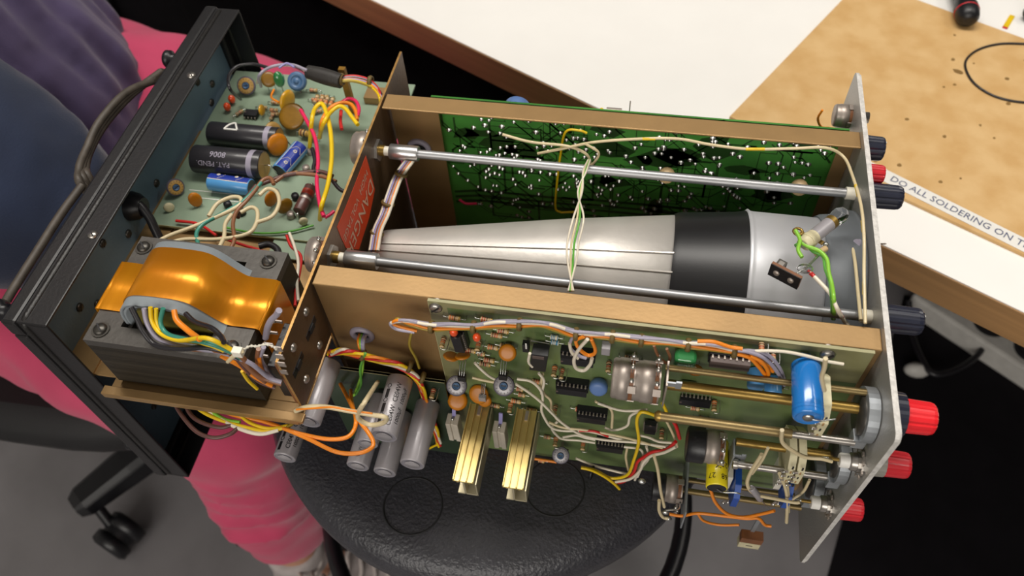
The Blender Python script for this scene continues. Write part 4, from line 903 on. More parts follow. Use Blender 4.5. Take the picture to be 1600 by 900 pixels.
# big blue capacitor, yellow capacitor
b0 = at(1256, 580, y=-14); b1 = at(1262, 648, y=-44); bx1 = (b0.x+b1.x)/2; bz = b1.z
o_ = G().can((bx1, -13, bz), (bx1, -46, bz), 8, 'cap_blue', 36, 1.2, 'cap_blue').lathe((bx1, -41, bz), -Y, [(0, 8.15), (.6, 7.7), (1.4, 7.7), (2, 8.15)], 'cap_blue', 36, False).build('electrolytic_capacitor', O, 'big bright blue capacitor near the front panel')
G().lathe((bx1, -45.8, bz), -Y, [(0, 3), (.8, 2.6), (1, .1)], 'steel', 20).build('end_rivet', o_); G().tube([(bx1, -46, bz), (bx1+6, -46.5, bz), (bx1+14, -44, bz-1)], .5, 'solder', 6).build('lead', o_)
q = at(1119, 765, y=-50); o_ = G().can((q.x, -18, q.z+2), (q.x, -50, q.z+2), 6.8, 'cap_yellow', 30, .8, 'ink').build('film_capacitor', O, 'yellow capacitor printed MFD 68 27')
for s_, du, dv in (('68', 5.2, 6), ('27', -5.2, 6), ('MFD.', 0, 16), ('25', 5, 14)):
    cyltext(o_, s_, 5, (q.x, -50+dv, q.z+2), Y, 6.8, Vector((du/6.8*.9, 0, 1)), 1 if s_ == 'MFD.' else -1, 'ink', along=(s_ == 'MFD.'))
# ---- deck parts (power supply)
for (ax_, ay_), (bx_, by_), r_, h_, lb in (((331, 206), (436, 219), 9.2, 9, 'black capacitor with a white band, far one'), ((307, 246), (412, 260), 10.8, 11, 'black capacitor printed 8006 PAT. PEND.')):
    a = place('deck', ax_, ay_, h_); b = place('deck', bx_, by_, h_); b.y = a.y = (a.y+b.y)/2; d = (b-a).normalized()
    o_ = G().can(a, b, r_, 'cap_black', 36, .7, 'disc_tan').build('electrolytic_capacitor', DB, lb)
    L_ = (b-a).length; G().lathe(a+d*(L_-10), d, [(0, r_+.06), (4.2, r_+.06)], 'w_grey', 36, False).build('band', o_, 'white band')
    m_ = (a+b)/2-d*3
    G().tube([b, b+d*5, b+d*8-Z*7], .5, 'solder', 6).build('lead', o_)
    if '8006' in lb:
        cyltext(o_, '8006', 6.6, m_-d*2, X, r_, Vector((0, -.28, 1)), -1, 'w_grey', bold=.02); cyltext(o_, 'PAT. PEND.', 5.4, m_-d*5, X, r_, Vector((0, -1.5, 1)), -1, 'w_grey')
    else:
        g = G(); e0 = Vector((0, -.1, 1))
        def sf(u, v, m_=m_, r_=r_): th = v/r_; return m_-d*6+d*u+Vector((0, -math.sin(th), math.cos(th)))*(r_+.12)
        for a2, b2 in (((-4.5, -3), (1, 6.5)), ((1, 6.5), (6.5, -3)), ((6.5, -3), (-4.5, -3))): g.tube([sf(a2[0]+(b2[0]-a2[0])*k/6, -(a2[1]+(b2[1]-a2[1])*k/6)) for k in range(7)], .75, 'white_paint', 6, 1)
        g.build('arrow_mark', o_, 'white triangular mark'); cyltext(o_, 'PAT. PEND.', 3.6, m_+d*4, X, r_, Vector((0, 1, .55)), -1, 'w_grey')
def bluecap(a, b, r_, lb, dk):
    d = (b-a).normalized(); o_ = G().can(a, b, r_, 'cap_blue_lt', 32, .7, 'cap_black').build('electrolytic_capacitor', DB, lb); L_ = (b-a).length
    u = Vector(dk); u = (u-d*u.dot(d)).normalized(); v = d.cross(u); g = G(); n = 10
    for rr_, mm, a0, a1, t0, t1 in ((r_+.1, 'cap_blue_dk', -.75, .75, .5, L_-.5), (r_+.08, 'w_white', -.83, -.75, .5, L_-.5), (r_+.08, 'w_white', .75, .83, .5, L_-.5)):
        vs = []; 
        for i in range(n+1):
            th = a0+(a1-a0)*i/n; e = u*math.cos(th)+v*math.sin(th); vs += [a+d*t0+e*rr_, a+d*t1+e*rr_]
        g.add(vs, [(2*i, 2*i+1, 2*i+3, 2*i+2) for i in range(n)], mm, True)
    for t in (.28, .72):
        for s in (-1, 1):
            P = []
            for k in range(4):
                th = (-.7+k*.45); tt = t*L_+(3.4-1.7*abs(k-1.5))*s*.0+(2.6 if k in (1, 2) else -1.2); e = u*math.cos(th)+v*math.sin(th); P.append(a+d*tt+e*(r_+.1))
            g.tube(P, .28, 'w_white', 5, 1)
        e = u; g.torus(a+d*(t*L_-2)+e*(r_+.05), e, 1.2, .45, 'w_white', 5, 5)
    g.build('printed_sleeve', o_, 'dark blue printed sleeve with white marks'); G().tube([b, b+d*3, b+d*4.5-Z*6], .5, 'solder', 6).build('lead', o_); return o_
bluecap(place('deck', 329, 284, 7), place('deck', 393, 293, 7), 6.6, 'bright blue capacitor in front of the black ones', (0, .55, 1))
bluecap(place('deck', 437, 268, 7), place('deck', 470, 230, 7), 6.6, 'blue capacitor standing at an angle', (.6, -.1, 1))
disc('deck', 456, 182, 11, 3, (0, -.55, .85), 'disc_olive', 12, label='large dark mustard disc capacitor lying flat'); disc('deck', 449, 158, 9.5, 4.2, (1, -.25, 0), 'disc_yellow', 13, label='bright yellow disc capacitor seen edge-on')
disc('deck', 434, 226, 9, 3, (.8, -.5, .3), 'disc_orange', 10, label='tan disc capacitor at the end of the black ones'); disc('deck', 427, 205, 7.5, 3, (.7, -.3, .4), 'disc_tan', 9)
disc('deck', 420, 124, 6.5, 3, (.3, -.6, .6), 'disc_olive', 12); disc('deck', 409, 172, 4.6, 2.4, (1, 0, .1), 'disc_yellow', 6); disc('deck', 305, 312, 6.5, 2.6, (.5, -.8, .2), 'disc_orange', 7, sc=.75, label='orange leaf-shaped capacitor at the near left')
disc('deck', 264, 324, 4, 2.6, (.6, -.8, .2), 'ceramic_cream', 4); disc('deck', 424, 310, 6.5, 2.4, (.9, -.4, .1), 'disc_orange', 7); disc('deck', 445, 322, 6.5, 2.4, (.8, -.6, .1), 'disc_olive', 7); disc('deck', 474, 346, 3.4, 2.6, (.6, -.8, .2), 'ceramic_cream', 4)
p = place('deck', 436, 124, 16); G().ball(p, 6, 'green_film', (.75, .8, 1.25), 18).cyl(p, p-Z*16, .5, 'solder').build('film_capacitor', DB, 'small glossy green dipped capacitor')
for px, py in ((362, 155), (355, 167)): p = place('deck', px, py, 5); G().ball(p, 3.0, 'tantalum', (1, 1, 1.35), 14).cyl(p, p-Z*5, .4, 'solder').build('tantalum_capacitor', DB, 'orange-red tantalum bead')
trimpot('deck', 384, 134, 7.2, (.15, -.75, .65), 9, dial='disc_tan', label='round blue-rimmed trimmer at the far corner'); trimpot('deck', 275, 293, 6.2, (.75, -.5, .45), 8, dial='disc_tan', label='round blue-rimmed trimmer facing the partition')
p = place('deck', 464, 127, 12); f = Vector((.1, -.75, .65)); G().lathe(p-f*3, f, [(0, 7.6), (3, 8), (5, 7.4), (5.2, 4.4), (4.6, 4.2), (4.6, 2.2), (5.2, 2), (5.2, .1)], 'blue_trim', 30).cyl(p, p-Z*12, 1, 'tin').build('trimmer_capacitor', DB, 'round blue moulded trimmer')
dip('deck', 393, 178, 11, 8, 3.6, label='small black chip on the power supply board', n_=4, socket=False)
for a in ((430, 160, 0, 0), (490, 141, 0, 1), (411, 168, 0, 3), (493, 156, 0, 1), (505, 157, 0, 2), (507, 151, 0, 2), (428, 172, 0, 2), (430, 178, 0, 1), (425, 182, 90, 0), (497, 174, 30, 0), (374, 176, 60, 0)): R_('deck', a[0], a[1], a[2], bands=a[3], h=2.4, L=7, r=1.5)
for k in range(4): R_('deck', 494+k*8, 155+k*1.4, 90, bands=2, L=9, r=1.7, h=3)
R_('deck', 480, 209, -8, 13, 2.9, 'disc_tan', ('r_brown', 'r_black', 'r_gold', 'r_brown'), h=5, label='fat brown banded resistor'); R_('deck', 459, 270, 20, 6, 1.6, bands=1)
a = place('deck', 467, 331, 6); b = place('deck', 486, 292, 8); d = (b-a).normalized(); L_ = (b-a).length
o_ = G().can(a, b, 4.6, 'w_dbrown', 26, .6).lathe(a+d*L_*.45, d, [(0, 4.7), (1.8, 4.7)], 'tin', 26, False).lathe(a+d*L_*.62, d, [(0, 4.7), (4.5, 4.7)], 'r_red', 26, False).tube([b, b+d*3, b+d*4-Z*6], .7, 'solder').tube([a, a-d*3, a-d*4-Z*4], .7, 'solder').build('power_resistor', DB, 'brown carbon resistor with a silver band')
for px, py in ((454, 335), (430, 300), (355, 318), (377, 330), (461, 306), (484, 235), (478, 262)): p = place('deck', px, py, 3); G().lathe(p, Z, [(-3, 3), (0, 3), (1.4, 2.6), (1.6, .1)], 'ic_black' if px % 2 else 'tin', 16).build('transistor', DB)
p = at(548, 158, z=-45); G().box(p.x-2.6, p.x+2.6, p.y-2, p.y+2, -56.4, -12, 'disc_olive').build('support_post', DB, 'mustard upright post under the loom')
g = G(); q = [(350, 322), (318, 328), (318, 300)]
g.obox(place('deck', 330, 300, .1), (18, .3, .1), 'white_paint').obox(place('deck', 340, 312, .1), (22, .3, .1), 'white_paint').obox(place('deck', 470, 310, .1), (12, .3, .1), 'white_paint', (X+Y*.3, Y, Z))
g.build('printed_outline', DB, 'white printed lines')
# ---------------------------------------------------------------- wiring
# thick loops on the power supply
wire('pink', 1.5, [(470, 172), (480, 190), (492, 215), (497, 250), (495, 285), (500, 320), (506, 338)], z=-30, label='pink wire'); wire('yellow', 1.7, [(484, 230, -50), (487, 190), (492, 170), (503, 162), (511, 180), (517, 210), (518, 250), (512, 290), (503, 320), (500, 343, -45)], z=-24, label='thick yellow wire')
wire('orange', 1.6, [(500, 215, -50), (503, 190), (515, 170), (532, 161), (548, 163), (556, 175), (558, 188)], z=-26); wire('yellow', 1.6, [(499, 215, -48), (506, 192), (517, 175), (530, 166), (540, 170), (550, 183), (559, 195)], z=-22); wire('pink', 1.4, [(534, 160), (545, 154), (556, 158), (561, 170), (559, 182)], z=-26); wire('red', 1.4, [(533, 173), (532, 190), (534, 202)], z=-32)
# transformer top leads
for m, P in (('cream', [(244, 379), (265, 368), (300, 355), (340, 338), (372, 322), (376, 310), (362, 308), (340, 318), (326, 338)]), ('cream', [(262, 381), (290, 374), (340, 374), (385, 366), (400, 350), (402, 330), (392, 324), (376, 332)]), ('dgreen', [(310, 384), (307, 365), (318, 350), (345, 335), (375, 318), (395, 300), (408, 285)]), ('cream', [(342, 388), (350, 370), (352, 350), (362, 335)]), ('brown', [(358, 392), (366, 375), (364, 350), (370, 330), (384, 315), (398, 298), (410, 282), (422, 278), (428, 288)]), ('cream', [(400, 348), (425, 338), (436, 318), (432, 300), (418, 295), (405, 305)])):
    wire(m, 1.45, P, z=-24, label='lead from the top of the transformer')
for m, P in (('brown', [(430, 284), (450, 272), (480, 272), (505, 276), (525, 284)]), ('dbrown', [(408, 288), (440, 276), (470, 270), (500, 268), (520, 275)]), ('black', [(518, 280), (530, 295), (540, 300)]), ('black', [(488, 232), (492, 250), (490, 265), (500, 275)]), ('dbrown', [(372, 340), (375, 322), (388, 305), (400, 290)])): wire(m, 1.5, P, z=-30)
wire('red', 1.1, [(275, 345), (310, 350), (338, 368)], z=-53, label='thin red wire on the board'); wire('red', 1.1, [(345, 371), (380, 383), (410, 392), (440, 402), (455, 425), (463, 452)], z=-50, label='thin red wire'); wire('green', .8, [(350, 355), (400, 364), (450, 362), (490, 352)], z=-54, label='thin green wire'); wire('red', 1.1, [(448, 368), (455, 385), (470, 400), (468, 425), (463, 450), (461, 478)], z=-38); wire('white', 1.1, [(452, 364), (460, 385), (466, 410), (464, 440), (466, 470)], z=-36)
wire('black', 2.4, [(405, 385), (420, 382), (432, 388), (436, 398)], z=-40); wire('pink', 1.3, [(508, 340), (516, 335), (522, 330)], z=-45)
wire('black', 1.3, [(376, 155, -50), (360, 140), (357, 120), (370, 104), (395, 100), (420, 106)], z=-14)
wire('grey', 1.2, [(408, 135, -40), (405, 118), (425, 104), (455, 101), (480, 110)], z=-6); wire('white', 1.1, [(402, 130, -40), (408, 114), (430, 103), (462, 103), (484, 115)], z=-8); wire('violet', .9, [(436, 106), (448, 99), (460, 105)], z=-5); wire('orange', .9, [(428, 140), (424, 152), (436, 160)], z=-40)
a = at(481, 112, z=-10); b = at(533, 127, z=-12); G().vtube([(a, 5.0, 5.0), ((a*2+b)/3, 6.0, 6.0), ((a+b*2)/3, 6.2, 6.2), (b, 5.6, 5.6)], 'heatshrink', 20).build('heat_shrink_sleeve', O, 'black heat-shrink sleeve on the loom')
for i, (m, dx, dy) in enumerate((('red', 0, -5), ('grey', 0, -2), ('orange', 0, 2), ('yellow', -2, 5), ('black', 2, 0), ('violet', 2, 3), ('olive', 0, 7))):
    wire(m, 1.0, [(530+dx, 124+dy*.5), (552+dx, 122+dy*.7), (575+dx, 128+dy*.8), (590+dx, 140+dy*.6), (596+dx, 156+dy*.3), (594+dx, 175, -30)], z=-12)
for px, py in ((579, 128), (534, 124), (482, 114)): p = at(px, py, z=-12); G().torus(p, X, 3.8, 1.1, 'lace', 14, 6, 1.6).build('lacing', O)
# wires out of the transformer front
for m, P, r_ in (('black', [(205, 480), (215, 500), (225, 520), (245, 540), (285, 545), (320, 543), (355, 550), (375, 560)], 1.6), ('grey', [(225, 482), (230, 505), (245, 527), (275, 540), (310, 545), (345, 550), (380, 562)], 1.5), ('yellow', [(235, 480), (238, 503), (252, 522), (280, 532), (320, 528), (350, 540), (375, 555)], 1.3), ('yellow', [(244, 482), (246, 505), (262, 525), (300, 534), (330, 540), (360, 553)], 1.2), ('dgreen', [(255, 482), (251, 505), (262, 522), (290, 530), (320, 535), (350, 545), (378, 560)], 1.4), ('orange', [(272, 485), (276, 500), (292, 515), (305, 525), (312, 530)], 1.7), ('black', [(290, 490), (305, 503), (330, 512), (345, 525), (350, 535)], 1.5), ('brown', [(300, 545), (340, 548), (375, 556), (390, 575), (410, 590), (440, 600)], 1.6), ('orange', [(345, 556), (375, 572), (400, 590), (425, 603)], 1.3), ('grey', [(372, 558), (395, 570), (420, 590), (440, 597)], 1.4), ('dbrown', [(370, 560), (385, 578), (405, 596), (430, 606)], 1.4), ('yellow', [(378, 580), (388, 595), (402, 608)], 1.0), ('brown', [(375, 562), (395, 582), (420, 602)], 1.3), ('green', [(320, 534), (345, 544), (372, 556)], 1.1)):
    n_ = len(P); Q = []
    for i, q in enumerate(P): Q.append(at(q[0], q[1], y=(-40-min(i, 4)*5)) if P[0][1] < 500 else at(q[0], q[1], y=-60))
    G().tube(Q, r_, 'w_'+m, 8).build('wire', TR)
wire('grey', 1.8, [(415, 528), (418, 512), (424, 500), (432, 492), (436, 485)], y=-46, label='thick grey lead to the switch'); wire('brown', 1.4, [(404, 545), (402, 565), (410, 585), (425, 598)], y=-55); wire('grey', 1.4, [(412, 542), (407, 560), (418, 580), (432, 596)], y=-54); wire('orange', 1.2, [(405, 560), (408, 575), (416, 590)], y=-56)
wire('cream', 1.2, [(356, 565), (366, 556), (378, 549)], y=-64, name='cable_tie', label='cream cable tie'); g = G(); P = [(378, 548), (390, 541), (402, 541), (415, 538), (428, 542), (432, 546)]
Q = spline([at(x, y, y=-62) for x, y in P], 4)
for i, q in enumerate(Q): g.ball(q, .9 if i % 2 else .5, 'nylon', n=6)
g.tube(Q, .45, 'nylon', 6, 1); g.obox(at(372, 550, y=-64), (2.6, 2, 2.4), 'nylon'); g.build('cable_tie', O, 'beaded cream cable tie')
# switch bodies behind the tab
G().box(-334, -331.6, -56, -20, -50, -4, 'phenolic').box(-341, -334, -54, -24, -46, -10, 'black_plastic').build('voltage_switch', O, 'slide switches behind the tab', bevel=.4)
g = G()
for k in range(4):
    for j in range(2): c = Vector((-343+j*3, -50+k*8, -6-j*14)); g.obox(c, (2.6, .4, 1.1), 'tin'); g.ball(c-X*2.4, 1.5, 'solder', n=8)
g.build('solder_lug', O)
for k in range(4): c = at(432+k*3, 545+k*12, y=-57); G().obox(c+X*1, (2.2, .3, 2.2), 'tin').build('terminal', O)
# wires hanging under the deck
for m, P in (('dbrown', [(272, 627), (285, 650), (308, 675), (335, 684), (360, 678), (372, 668)]), ('dbrown', [(288, 628), (300, 650), (320, 662), (345, 668), (362, 664)]), ('yellow', [(300, 628), (320, 645), (350, 658), (385, 668), (415, 674), (445, 668)]), ('white', [(315, 632), (340, 650), (370, 668), (405, 678), (435, 672)]), ('yellow', [(370, 640), (390, 660), (420, 670), (450, 665)]), ('orange', [(335, 635), (370, 650), (410, 658), (440, 668), (480, 685), (525, 706), (560, 708), (580, 700), (583, 690), (575, 675), (560, 655), (545, 625), (532, 600)]), ('orange', [(360, 645), (400, 655), (440, 668), (470, 678), (510, 686), (540, 684), (553, 672), (556, 655), (550, 630), (548, 610)]), ('tan', [(365, 637), (395, 648), (425, 646)]), ('red', [(345, 635), (365, 645), (385, 652)]), ('lgreen', [(330, 640), (350, 655), (375, 660)]), ('olive', [(465, 645), (458, 660), (448, 668)])):
    wire(m, 1.35, [(P[0][0]-2, P[0][1]-16, -74)]+[(x, y, -64) if not (m == 'orange' and i_ > len(P)-3) else (x, y, 'y', -30 if i_ == len(P)-2 else -13) for i_, (x, y) in enumerate(P)], z=-60)
o_ = wire('cream', 1.5, [(462, 642), (480, 636), (510, 636), (545, 642), (580, 648), (602, 652), (600, 660), (580, 664), (562, 656), (560, 645), (572, 625), (590, 597, -20)], y=-66, label='cream wire with an orange spiral')
wire('orange', .6, [(463, 640), (490, 638), (520, 636.5), (550, 642), (582, 646)], y=-67.4)
# grommet bundle, laced red/yellow bundle
for m, dx in (('orange', -4), ('lgreen', 0), ('violet', 4), ('grey', 7)): wire(m, 1.0, [(566+dx, 522, -1), (563+dx*.8, 532, -9), (565+dx*.5, 548), (570+dx*.4, 556)], y=-13)
wire('lgreen', .9, [(568, 552), (566, 580), (560, 600), (553, 618)], y=-16, label='green twisted pair'); wire('green', .9, [(571, 552), (563, 575), (564, 600), (556, 616)], y=-17)
rp = [(515, 552), (535, 549), (558, 554), (590, 562), (625, 572), (650, 590), (660, 610), (668, 640), (680, 670), (686, 694)]
for i, m in enumerate(('red', 'white', 'yellow', 'red', 'orange', 'yellow')):
    P = [at(x+3*math.sin(j*1.5+i*1.05), y+4*math.cos(j*1.5+i*1.05), y=-15-2*math.sin(j*1.5+i)) for j, (x, y) in enumerate(rp)]
    G().tube(P, 1.05, 'w_'+m, 8).build('wire', O, 'wire of the red, white and yellow loom')
for px, py in ((567, 555), (640, 573), (660, 590), (668, 650)): p = at(px, py, y=-15); G().torus(p, X-Z*.5, 3.2, 1.0, 'lace', 14, 6, 1.5).build('lacing', O, 'brown lacing cord')
wire('olive', .9, [(643, 520), (640, 540), (650, 560), (655, 575)], y=-12)
# upper loom across the near board
lp = [(650, 518), (622, 512), (612, 505), (622, 501), (640, 503), (672, 510), (705, 510), (740, 510), (775, 506), (812, 506), (845, 506), (868, 511), (897, 521), (925, 523), (957, 525), (1002, 531), (1040, 534), (1075, 538), (1110, 541), (1147, 548)]
for i, (m, off) in enumerate((('grey', -3.6), ('white', -1.4), ('grey', .6), ('orange', 2.6), ('olive', 4.6), ('grey', -2.4), ('orange', 1.2))):
    P = [(x+(0 if j > 2 else off*.6), y+off*(1 if j > 3 else -.4)+1.2*math.sin(j*2+i)) for j, (x, y) in enumerate(lp)]
    P = P[2:] if i not in (0, 3) else P
    wire(m, 1.0, P, y=-15-(i % 2)*1.2, label='wire of the grey and orange loom')
for px, py in ((674, 511), (740, 511), (812, 507), (900, 522), (957, 526), (1002, 532), (1075, 539), (1147, 549)): p = at(px, py, y=-15.5); G().torus(p, X, 3.3, .8, 'lace', 16, 6, 2.0).build('lacing', O, 'brown lacing cord')
wire('grey', 1.1, [(1147, 547), (1170, 550), (1195, 560), (1212, 578), (1226, 602)], y=-16); wire('grey', 1.1, [(1147, 550), (1172, 548), (1200, 555), (1218, 575), (1226, 596)], y=-14); wire('orange', 1.2, [(1147, 552), (1170, 558), (1185, 572), (1198, 588), (1200, 580), (1190, 565), (1172, 556)], y=-17); wire('orange', 1.2, [(1155, 553), (1180, 562), (1198, 572), (1208, 580)], y=-15); wire('orange', 1.1, [(1090, 533), (1115, 534), (1140, 542), (1160, 545)], y=-17)
wire('white', .9, [(1170, 549), (1200, 548), (1230, 550), (1260, 556), (1290, 564), (1318, 569)], y=-14, label='white wire running to the front corner')
wire('grey', 1.0, [(904, 524), (893, 530), (892, 545), (905, 556), (916, 560)], y=-16); wire('orange', 1.1, [(912, 526), (900, 532), (905, 545), (918, 555), (928, 553), (930, 545), (924, 530)], y=-18); wire('white', 1.1, [(918, 530), (905, 545), (897, 562), (900, 575), (912, 579), (922, 570), (925, 560)], y=-19, label='looped white wire'); wire('white', 1.0, [(890, 536), (893, 550), (903, 560)], y=-17)
wire('brown', .9, [(1022, 540), (1028, 555), (1040, 567), (1047, 560), (1042, 545)], y=-12)
# cream wires over the near board
for i, P in enumerate(([(742, 567), (755, 580), (768, 590), (790, 600)], [(738, 590), (755, 594), (775, 598)], [(808, 592), (830, 596), (845, 610), (848, 625), (846, 640), (852, 655), (862, 668), (880, 673), (920, 674), (960, 684), (1000, 692), (1050, 697)], [(806, 600), (825, 612), (845, 628), (862, 645), (880, 662), (910, 680), (950, 688), (990, 691), (1040, 698)], [(848, 584), (846, 600), (850, 615), (860, 625), (862, 640), (870, 655)], [(842, 583), (850, 595), (846, 615)], [(828, 552), (826, 565), (832, 573)], [(858, 660), (880, 668), (915, 672), (960, 680), (990, 687), (1035, 700)], [(872, 658), (862, 668), (870, 680), (880, 686), (905, 688), (930, 692)], [(880, 683), (900, 680), (915, 684), (930, 687)], [(930, 627), (955, 640), (956, 668)], [(934, 630), (965, 640), (985, 642), (1012, 640)], [(1000, 642), (985, 650), (980, 665), (960, 672), (945, 668)], [(1040, 655), (1050, 675), (1056, 690), (1058, 698)], [(900, 716), (930, 728), (960, 736), (985, 742)], [(1055, 692), (1030, 690), (1015, 684), (1000, 680)], [(980, 700), (978, 715), (982, 735)], [(975, 698), (1000, 702), (1005, 715), (998, 735), (992, 750)], [(1010, 698), (1014, 715), (1003, 730), (996, 745)])):
    wire(('white', 'cream', 'white')[i % 3], .95, P, y=-13-(i % 4)*1.6, label='cream wire across the near board')
wire('yellow', 1.15, [(1040, 655), (1030, 652), (1012, 645), (1000, 645), (995, 660), (998, 690), (990, 720), (980, 742), (955, 747), (930, 735), (908, 730)], y=-20, label='yellow wire arching over the near board'); wire('yellow', 1.1, [(1035, 630), (1040, 640), (1044, 652)], y=-17)
wire('red', 1.2, [(1056, 690), (1040, 703), (1020, 706), (1005, 715), (996, 722), (990, 738), (975, 752), (960, 754)], y=-19, label='red wire twisted with white'); wire('white', 1.1, [(1056, 698), (1038, 707), (1018, 712), (1006, 722), (1000, 735), (985, 748), (962, 753)], y=-21); wire('red', 1.3, [(1046, 650), (1056, 665), (1062, 685)], y=-16); wire('red', .9, [(905, 673), (930, 674), (950, 682)], y=-18)
wire('orange', 1.1, [(830, 716), (850, 719), (870, 722)], y=-10); wire('yellow', 1.1, [(908, 731), (925, 735), (945, 745), (960, 756), (968, 764)], y=-22); wire('yellow', .9, [(685, 694), (678, 697), (668, 702)], y=-14)
g = G(); p = at(925, 738, y=-20); g.torus(p, X-Y*.2, 5, 1.1, 'black_plastic', 18, 6); g.build('cable_clip', O, 'black cable clip')
wire('cream', 1.1, [(1022, 712), (1028, 735), (1032, 765), (1038, 792)], y=-44, label='cream wire down to the lowest potentiometer'); wire('cream', 1.2, [(1030, 782), (1030, 798), (1036, 808), (1044, 810)], y=-46); wire('solder', .7, [(1040, 797), (1060, 795), (1063, 785)], y=-44); 
for px, py in ((1040, 800), (1044, 810), (1003, 752)): G().ball(at(px, py, y=-45), 1.9, 'solder', (1.4, 1, 1)).build('solder_joint', O)
wire('orange', 1.15, [(1046, 803), (1065, 806), (1090, 802), (1130, 806), (1165, 810), (1185, 810), (1195, 820), (1205, 822)], y=-47, label='orange wire sagging below the switches'); wire('orange', 1.15, [(1110, 765), (1118, 785), (1135, 802), (1160, 808), (1190, 803), (1210, 798)], y=-49); wire('orange', 1.0, [(1090, 802), (1100, 814), (1125, 820), (1155, 820)], y=-42)
wire('solder', .5, [(1120, 764), (1130, 769), (1150, 770), (1162, 774)], y=-50)
# cream wires around the wafers
wire('cream', 1.2, [(1222, 672), (1222, 690), (1235, 702), (1258, 714), (1285, 717), (1300, 721)], y=-46, label='cream wire to the upper coaxial socket'); wire('cream', 1.2, [(1190, 710), (1172, 740), (1168, 758), (1180, 772), (1210, 779), (1240, 785), (1250, 785)], y=-46, label='cream wire to the lower coaxial socket'); wire('cream', 1.0, [(1200, 700), (1190, 720), (1175, 740)], y=-40); wire('cream', 1.2, [(1218, 740), (1228, 765), (1230, 790), (1229, 816)], y=-42); wire('cream', 1.0, [(1228, 745), (1232, 775), (1232, 800)], y=-41); wire('cream', 1.0, [(1265, 750), (1255, 768), (1238, 780)], y=-38); wire('cream', 1.2, [(1290, 560), (1288, 575), (1284, 590), (1288, 610)], y=-36)
a = at(1174, 762, y=-46); b = at(1188, 780, y=-46); G().can(a, b, 2.2, 'cap_grey', 14, .5).tube([b, at(1205, 800, y=-46)], .35, 'solder', 5, 1).build('diode', O, 'small clear diode')
# ---------------------------------------------------------------- wires and lamp inside the frame
wire('cream', 1.0, [(785, 210), (830, 222), (885, 228), (915, 240), (922, 255), (915, 262)], y=150, label='cream wire along the far board'); wire('cream', 1.0, [(840, 240), (880, 232), (930, 222), (1000, 217), (1060, 217), (1110, 226), (1170, 233), (1240, 232), (1290, 231), (1318, 245), (1332, 275, 'x', -9), (1345, 320, 'x', -9), (1350, 370, 'x', -9), (1350, 430, 'x', -9), (1352, 505, 'x', -9)], y=150, label='cream wire with yellow flecks running to the front panel')
wire('yellow', .9, [(877, 332), (868, 325), (870, 290), (876, 240), (884, 206), (905, 204), (917, 208)], y=172, label='yellow wire on the solder side'); wire('yellow', .9, [(877, 332), (900, 331)], y=172)
for q in ((1004, 217, 1024, 217), (1165, 233, 1195, 233)): wire('yellow', 1.04, [(q[0], q[1]), (q[2], q[3])], y=149.8)
for P in ([(1337, 290), (1341, 306)], [(1347.5, 345), (1349, 362)], [(1350, 440), (1350, 460)]): wire('yellow', 1.06, P, x=-8.9)
wire('pink', 1.1, [(718, 312), (728, 318), (745, 318)], y=170)
for i, (m, dx) in enumerate((('white', -3), ('cream', 0), ('green', 2), ('white', 5))): wire(m, .7, [(920+dx*.4, 250, 140), (913+dx*.6, 268, 110), (907-dx*.8, 300, 95), (902+dx*2.0, 340, 82), (893+dx*2.2, 380, 62), (892+dx*1.6, 410, 45), (893-dx, 455, 20)], y=100, label='bundle of thin wires crossing over the tube')
wire('cream', .9, [(915, 225), (935, 238), (930, 252), (918, 262)], y=145)
for i, (m, dx) in enumerate((('white', -5), ('violet', -2), ('brown', 1), ('grey', 3), ('orange', 5), ('white', 7))):
    wire(m, 1.2, [(650+dx*.5, 235, 168), (640+dx, 250, 150), (622+dx, 275, 130), (610+dx, 305, 110), (600+dx, 335, 95), (589+dx, 360, 80), (583+dx, 392, 62)], y=120, label='laced bundle behind the tube neck')
for px, py, yy in ((627, 272, 132), (606, 318, 104), (589, 365, 79)): p = at(px, py, y=yy); G().torus(p, Vector((.3, .5, .8)), 4.2, 1.0, 'lace', 16, 6, 1.4).build('lacing', O, 'brown lacing cord')
# indicator lamp with neon bulb
a = at(1262, 377, z=8); b = at(1308, 340, z=8); d = (b-a).normalized()
o_ = G().lathe(a-d*4, d, [(0, 3.4), (1, 4.6), (4, 4.6)], 'ceramic_cream', 26).lathe(a, d, [(0, 4.9), (3, 4.9), (3, 4.4), (6, 4.4)], 'ceramic_cream', 26).lathe(a+d*6, d, [(0, 4.3), (16, 4.3)], 'cap_grey', 26).lathe(a-d*4.3, d, [(0, 2.6), (.4, 2.6)], 'tin', 20).build('lamp_holder', O, 'grey tubular lamp holder over the tube collar')
G().lathe(a+d*22, d, [(0, 4.1), (3, 4.4), (6, 4.9), (9, 4.9), (12, 3.6), (13.5, 1.6), (14, .1)], 'glass', 26, False).build('bulb', o_, 'clear glass bulb'); G().lathe(a+d*20, d, [(0, 4.4), (3.4, 4.4)], 'brass', 26).build('bulb_cap', o_, 'brass bulb cap')
c = at(1247, 362, z=6); G().torus(c, Z, 2.6, .9, 'brass', 16, 6).obox(c+Vector((4, -2, 0)), (3.4, 1.3, .4), 'brass', (Vector((1, -.45, 0)), Vector((.45, 1, 0)), Z)).build('solder_tag', o_, 'brass ring tag'); c = at(1290, 383, z=4); G().obox(c-Vector((4, -3, 0)), (4.5, 1.4, .4), 'brass', (Vector((1, -.7, 0)), Vector((.7, 1, 0)), Z)).ball(c, 2, 'solder').build('solder_tag', o_)
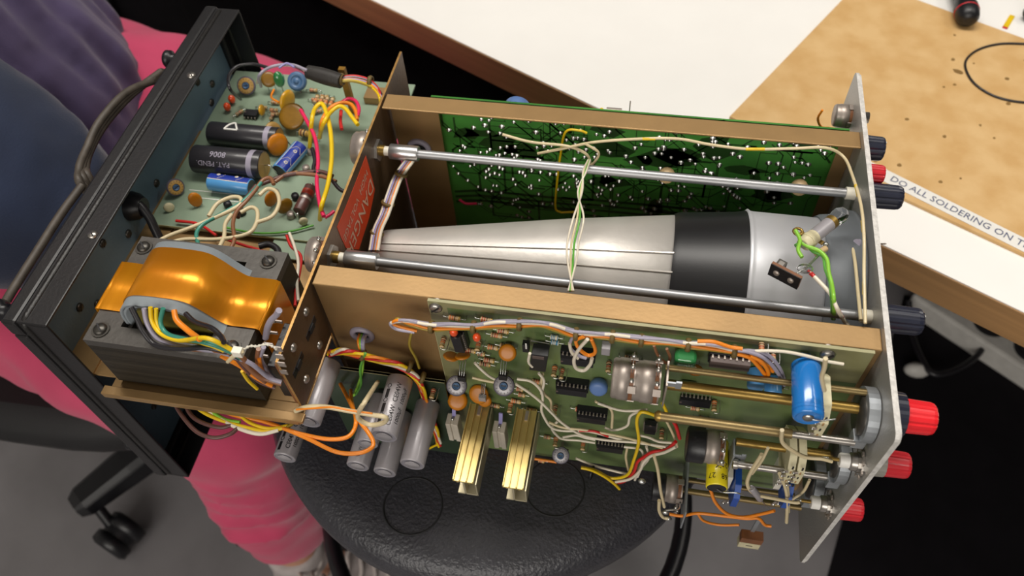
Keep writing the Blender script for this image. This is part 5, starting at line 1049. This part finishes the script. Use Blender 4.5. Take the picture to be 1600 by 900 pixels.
wire('lgreen', 1.2, [(1243, 360), (1250, 375), (1247, 390), (1253, 402)], z=10, label='green twisted wires of the lamp'); wire('lgreen', 1.2, [(1247, 376), (1262, 385), (1280, 392), (1292, 405), (1295, 425), (1300, 445), (1303, 470), (1303, 498, -20)], z=9); wire('green', 1.2, [(1243, 384), (1256, 378), (1270, 392), (1286, 400), (1290, 420), (1297, 440), (1300, 465), (1301, 498, -20)], z=7)
wire('white', 1.2, [(1264, 424), (1280, 440), (1298, 460), (1308, 482), (1318, 500, -14), (1325, 508, -18)], z=6, label='white and red wire'); wire('red', 1.25, [(1264, 424), (1272, 432)], z=6.2); wire('red', 1.25, [(1310, 485), (1316, 497)], z=-8)
a = at(1204, 418, z=12); b = at(1250, 442, z=12); d = (b-a).normalized(); n_ = Z.cross(d)
o_ = G().obox((a+b)/2, ((b-a).length/2, 1.0, 5.0), 'phenolic', (d, n_, Z)).build('tag_strip', O, 'brown tag strip with lugs'); G().obox((a+b)/2-n_*1.2, ((b-a).length/2, .3, 5.0), 'ic_black', (d, n_, Z)).lathe(a+d*4.5-n_*1.6, -n_, [(0, 1.9), (.8, 1.6), (.9, .1)], 'tin', 14).lathe(b-d*5-n_*1.6, -n_, [(0, 1.9), (.8, 1.6), (.9, .1)], 'tin', 14).build('front_plate', o_, 'dark face of the strip')
G().obox(a+d*4+n_*4, (2.6, 3, 2.6), 'steel_dark', (d, n_, Z)).obox(a+d*4+n_*4+Z*2.7, (1.6, 1.8, .2), 'steel', (d, n_, Z)).build('clamp', o_, bevel=.3)
p = at(1258, 420, z=9); G().ball(p, 3.4, 'glass', (1.4, .9, .9), 16).cyl(p, at(1280, 398, z=6), .8, 'solder').tube([p, p+Vector((-5, -4, 0))], .5, 'solder').build('neon_lamp', O, 'small clear neon lamp'); p = at(1283, 393, z=5); G().can(p-Vector((3, 3, 0)), p+Vector((3, 3, 0)), 1.9, 'beige', 14, .5).build('resistor', O, 'small beige resistor by the lamp')
wire('solder', .8, [(1320, 380), (1332, 380), (1345, 381)], x=-3); G().cyl(at(1338, 380, x=-6), at(1350, 380, x=0), 2.6, 'w_grey').build('feedthrough', O, 'grey feed-through'); wire('cream', 1.1, [(1331, 382), (1336, 410), (1340, 450), (1345, 500)], x=-8); wire('tin', .5, [(1375, 381), (1384, 381)], x=6, k=1)
g = G(); g.tube([at(1322, 345, y=120), at(1338, 375, y=100), at(1342, 410, y=85), at(1338, 480, y=50)], 1.6, 'w_black'); g.build('cable', O, 'dark cable behind the collar')
wire('orange', .9, [(1285, 172), (1278, 185), (1283, 198), (1296, 200)], y=205)
